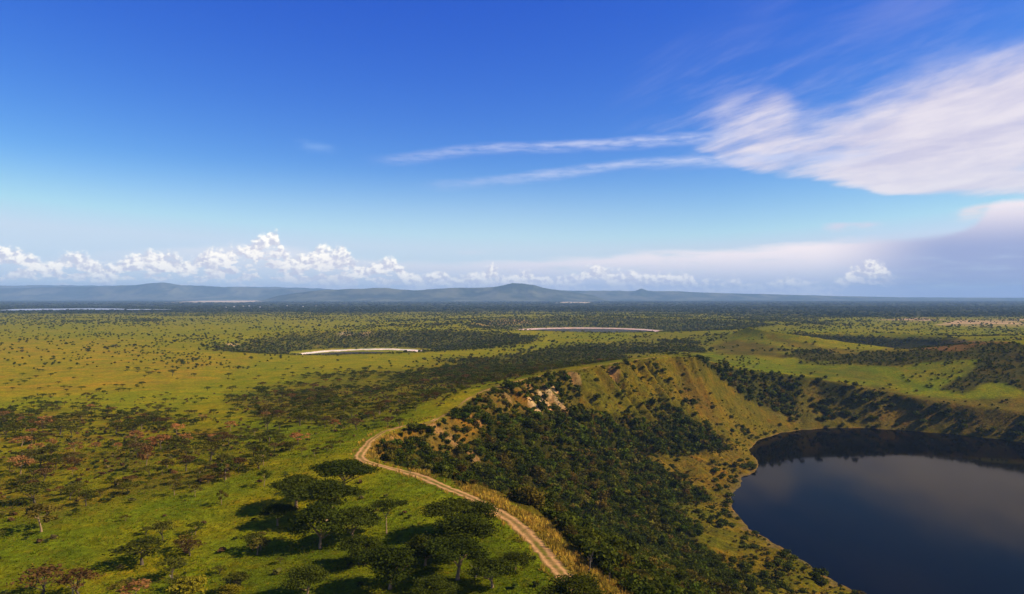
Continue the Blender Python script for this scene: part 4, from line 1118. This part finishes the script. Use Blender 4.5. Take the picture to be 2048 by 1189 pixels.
# rocks of the outcrop below the crest
def rock_mesh(seed, mat):
    bm_ = bmesh.new(); bmesh.ops.create_icosphere(bm_, subdivisions=3, radius=.5)
    r_ = np.random.default_rng(seed); pl = r_.normal(size=(11, 3)); pl /= np.linalg.norm(pl, axis=1)[:, None]; pd = r_.uniform(.26, .46, 11)
    for v in bm_.verts:
        p = np.array(v.co)
        for q, dd in zip(pl, pd):
            k = p @ q
            if k > dd: p = p - q * (k - dd)
        v.co = p * (1 + .05 * r_.normal())
    me = bpy.data.meshes.new("rock"); bm_.to_mesh(me); bm_.free(); me.materials.append(mat); return me
M_rock = mat_simple("tan_rock", (.42, .30, .15), (.24, .15, .07), 2.2, .95, .5)
ROCK = [rock_mesh(300 + i, M_rock) for i in range(4)]
for i in range(26):
    sx, sy, sz, rad = SCARS[i % len(SCARS)]
    x, y = sx + random.uniform(-.8, .8) * rad, sy + random.uniform(-.8, .8) * rad
    z = float(height(np.array([x]), np.array([y]))[0]); q = random.uniform(.7, 2.0)
    o = link("rock", ROCK[i % 4]); o.location = (x, y, z + .05 * q); o.scale = (q * random.uniform(.8, 1.4), q, q * random.uniform(.6, 1.1)); o.rotation_euler = (random.uniform(-.4, .4), random.uniform(-.4, .4), random.uniform(0, 6))
    tag(o, "pale tan rock in the broken outcrop below the crater crest", "rock", "rocks of the outcrop below the crest")

# ---- bushes on the plain, in the side craters and on the right hills, D 480..4200
def band(y0, y1, step, shapes, nm, lab, smin, smax):
    X, Y = grid_points(-1.0 * y1, 1.0 * y1, y0, y1, step)
    k = np.abs(X) < .98 * Y; X, Y = X[k], Y[k]
    Z = height(X, Y); mk = masks(X, Y, Z)
    cl = fbm(X / 60, Y / 60, 3, 261); cl2 = fbm(X / 260, Y / 260, 3, 263)
    ar = step * step
    cl3 = fbm(X / 700, Y / 420, 3, 267)
    d = ar / 620 * (.5 + 3.0 * ss(cl, .46, .70) * ss(cl2, .40, .62)) * (.45 + 1.1 * ss(cl3, .36, .62))
    d = d * np.where(mk['px'] > 1150, 1.6, 1)
    dense = ar / 26.0
    d = d * 1.0
    for key, q in (('c4in', 1.3), ('c2in', 1.0), ('c3in', .35), ('c4flank', .8), ('rhill', .8), ('farwall', .12), ('thick', .45), ('thick2', 1.2)):
        d = np.maximum(d, mk[key] * q * dense * (.55 + .45 * ss(cl, .35, .55)))
    d = np.maximum(d, mk['right_mid'] * .22 * dense * ss(cl, .42, .6))
    d = np.maximum(d, mk['tan'] * 0)
    d = np.where(mk['meadow'] > .4, ar / 420 * (.4 + 4.5 * ss(cl, .50, .66)), d)
    d *= 1 - .95 * np.clip(mk['c4lip'] + mk['c4brown'] * .7, 0, 1)
    d *= 1 - np.clip(mk['salt2'] + mk['salt3'], 0, 1) * .9
    r2 = np.hypot(X - C2[0], Y - C2[1]); r3 = np.hypot(X - C3[0], Y - C3[1])
    ok = (mk['in1'] < .5) & (rng.random(X.shape) < d) & (r2 > 110) & (r3 > 200) & (mk['px'] > -400) & (mk['px'] < 2450) & (mk['band'] < .7)
    if y0 < 760: ok &= ~((Y < 760) & (X < 330) & (X > -640))
    ok &= ~near_track(X, Y, 5)
    X, Y, Z = X[ok], Y[ok], Z[ok]; n = len(X)
    s_ = rng.uniform(smin, smax, n) * (1 + .5 * (rng.random(n) < .12))
    t = tints(n, [(.054, .064, .007), (.085, .094, .010), (.11, .092, .015)], [.45, .38, .17], .35)
    tag(link(nm, scatter_mesh(nm, shapes, np.stack([X, Y, Z - .1], 1), s_ * 1.5, s_, t, M_stuff)), lab, "bushes", kind='stuff')
    print(nm, n)
band(440, 1000, 4.4, BUSH_M, "plain_bushes", "dark bushes dotting the middle of the plain and the right-hand hills", 1.2, 3.0)
band(1000, 1800, 4.6, BUSH_F, "crater_thickets", "bushes on the distant plain and dark woods in the far craters", 1.5, 3.6)
band(1800, 4400, 9.0, BUSH_X, "distant_bushes", "tiny far bushes speckling the plain before the forest", 2.2, 4.6)

# ---- forest belt before the hills
def belt(y0, y1, step, nm, lab, q):
    X, Y = grid_points(-.96 * y1, .96 * y1, y0, y1, step)
    k = np.abs(X) < .95 * Y; X, Y = X[k], Y[k]
    Z = height(X, Y); mk = masks(X, Y, Z)
    cl = fbm(X / 300, Y / 300, 3, 271)
    bare = np.clip(mk['pale'] + mk['pale2'] + mk['sand'] + mk['sand2'], 0, 1)
    ok = (rng.random(X.shape) < mk['band'] * (1 - bare) * q * (.35 + .65 * ss(cl, .35, .6)))
    fx, fy = unproj(118, 620, 45.5); ok &= ~(((X - fx) / 330) ** 2 + ((Y - fy) / 420) ** 2 < 1.2)
    fx, fy = unproj(255, 620.5, 45.5); ok &= ~(((X - fx) / 270) ** 2 + ((Y - fy) / 180) ** 2 < 1.2)
    X, Y, Z = X[ok], Y[ok], Z[ok]; n = len(X)
    s_ = rng.uniform(5, 10, n); t = tints(n, [(.030, .040, .009), (.044, .052, .011)], [.6, .4])
    tag(link(nm, scatter_mesh(nm, BUSH_X, np.stack([X, Y, Z - .3], 1), s_ * 1.8 * (step / 30), s_, t, M_stuff)), lab, "forest", kind='stuff')
    print(nm, n)
belt(2300, 6000, 34, "forest_belt", "dark forest belt crossing the plain below the hills", .8)
belt(6000, 14000, 95, "far_forest", "bluish far forest at the foot of the hills", .7)

# ------------------------------------------------------------------ far houses
M_white = mat_simple("white_wall", (.62, .60, .54), (.52, .49, .44), .5, .8, .05)
M_tin = mat_simple("tin_roof", (.52, .50, .48), (.40, .36, .33), .6, .5, .05)
def house_parts(w, d, h):
    V = np.array([(-w, -d, -1), (w, -d, -1), (w, d, -1), (-w, d, -1), (-w, -d, h), (w, -d, h), (w, d, h), (-w, d, h)], float)
    Q = np.array([(0, 1, 5, 4), (1, 2, 6, 5), (2, 3, 7, 6), (3, 0, 4, 7)])
    e = .4
    RV = np.array([(-w - e, -d - e, h), (w + e, -d - e, h), (w + e, d + e, h), (-w - e, d + e, h), (-w - e, 0, h + d * .7), (w + e, 0, h + d * .7)], float)
    RQ = np.array([(0, 1, 5, 4), (2, 3, 4, 5), (0, 4, 3, 3), (1, 2, 5, 5)])[:2]
    return np_mesh("wall", V, Q, M_white), np_mesh("roof", RV, RQ, M_tin)
WALL, ROOF = house_parts(5, 3, 3.2)
for i, px_ in enumerate((452, 468, 486, 498, 520, 606, 632, 574)):
    D_ = 5200 + 260 * ((i * 5) % 4)
    x = (px_ - CX) / F * D_; z = float(height(np.array([x]), np.array([D_]))[0])
    r = bpy.data.objects.new("house", None); COL.objects.link(r); r.location = (x, D_, z + 5); r.rotation_euler = (0, 0, random.uniform(-.5, .5))
    tag(r, "tiny white house in the forest belt below the far left hills", "house", "white houses far off in the forest belt")
    link("wall", WALL, r); link("roof", ROOF, r)

# ------------------------------------------------------------------ grasses
def blades(n, wid, lean):
    """a tuft: n tapering blades as quads, unit height"""
    V, Q = [], []
    for i in range(n):
        a = rng.uniform(0, 6.28); r = rng.uniform(0, .35); bx, by = r * math.cos(a), r * math.sin(a)
        h = rng.uniform(.6, 1); l = rng.uniform(0, lean); dx, dy = math.cos(a) * l, math.sin(a) * l
        px_, py_ = -math.sin(a) * wid, math.cos(a) * wid
        o = len(V)
        V += [(bx - px_, by - py_, -.05), (bx + px_, by + py_, -.05), (bx + dx + px_ * .35, by + dy + py_ * .35, h), (bx + dx - px_ * .35, by + dy - py_ * .35, h)]
        Q.append((o, o + 1, o + 2, o + 3))
    return np.array(V), np.array(Q), rng.uniform(.75, 1.25, n).repeat(4)
TUFT = [blades(9, .09, .6) for _ in range(5)]
X, Y = grid_points(-70, 60, 105, 330, .75)
Z = height(X, Y); mk = masks(X, Y, Z)
g = mk['gold'] * .85 + mk['gold2'] * .5 + mk['gold3'] * .5
verge = near_track(X, Y, 3.6) & ~near_track(X, Y, 2.3)
g = np.maximum(g, .25 * verge)
ok = in_frame(X, Y, Z) & (rng.random(X.shape) < g) & ~near_track(X, Y, 2.2)
P = np.stack([X, Y, Z], 1)[ok]; n = len(P)
cl = ss(fbm(P[:, 0] / 6, P[:, 1] / 6, 2, 281), .5, .7)[:, None]
t = tints(n, [(.56, .355, .045), (.44, .265, .038), (.31, .21, .03)], [.5, .3, .2]) * (1 - cl * .5) + cl * .5 * np.array([.13, .12, .01])
tag(link("golden_grass", scatter_mesh("golden_grass", TUFT, P, rng.uniform(.7, 1.2, n), rng.uniform(.6, 1.5, n), t, M_stuff)), "tall golden grass on the rim crest beside the track", "grass", kind='stuff')
print("gold", n)
X, Y = grid_points(-200, 40, 110, 330, 1.15)
Z = height(X, Y); mk = masks(X, Y, Z)
cl = fbm(X / 9, Y / 9, 3, 291)
ok = in_frame(X, Y, Z) & (mk['in1'] < .5) & (rng.random(X.shape) < .25 + .75 * ss(cl, .4, .6)) & ~near_track(X, Y, 2.6)
P = np.stack([X, Y, Z], 1)[ok]; n = len(P)
t = tints(n, [(.115, .150, .006), (.16, .160, .007), (.20, .16, .012)], [.5, .35, .15])
tag(link("meadow_grass", scatter_mesh("meadow_grass", TUFT[:3], P, rng.uniform(.5, 1.0, n), .14 + .5 * rng.random(n) ** 2.2, t, M_stuff)), "short green grass of the foreground meadow", "grass", kind='stuff')
print("grass", n)
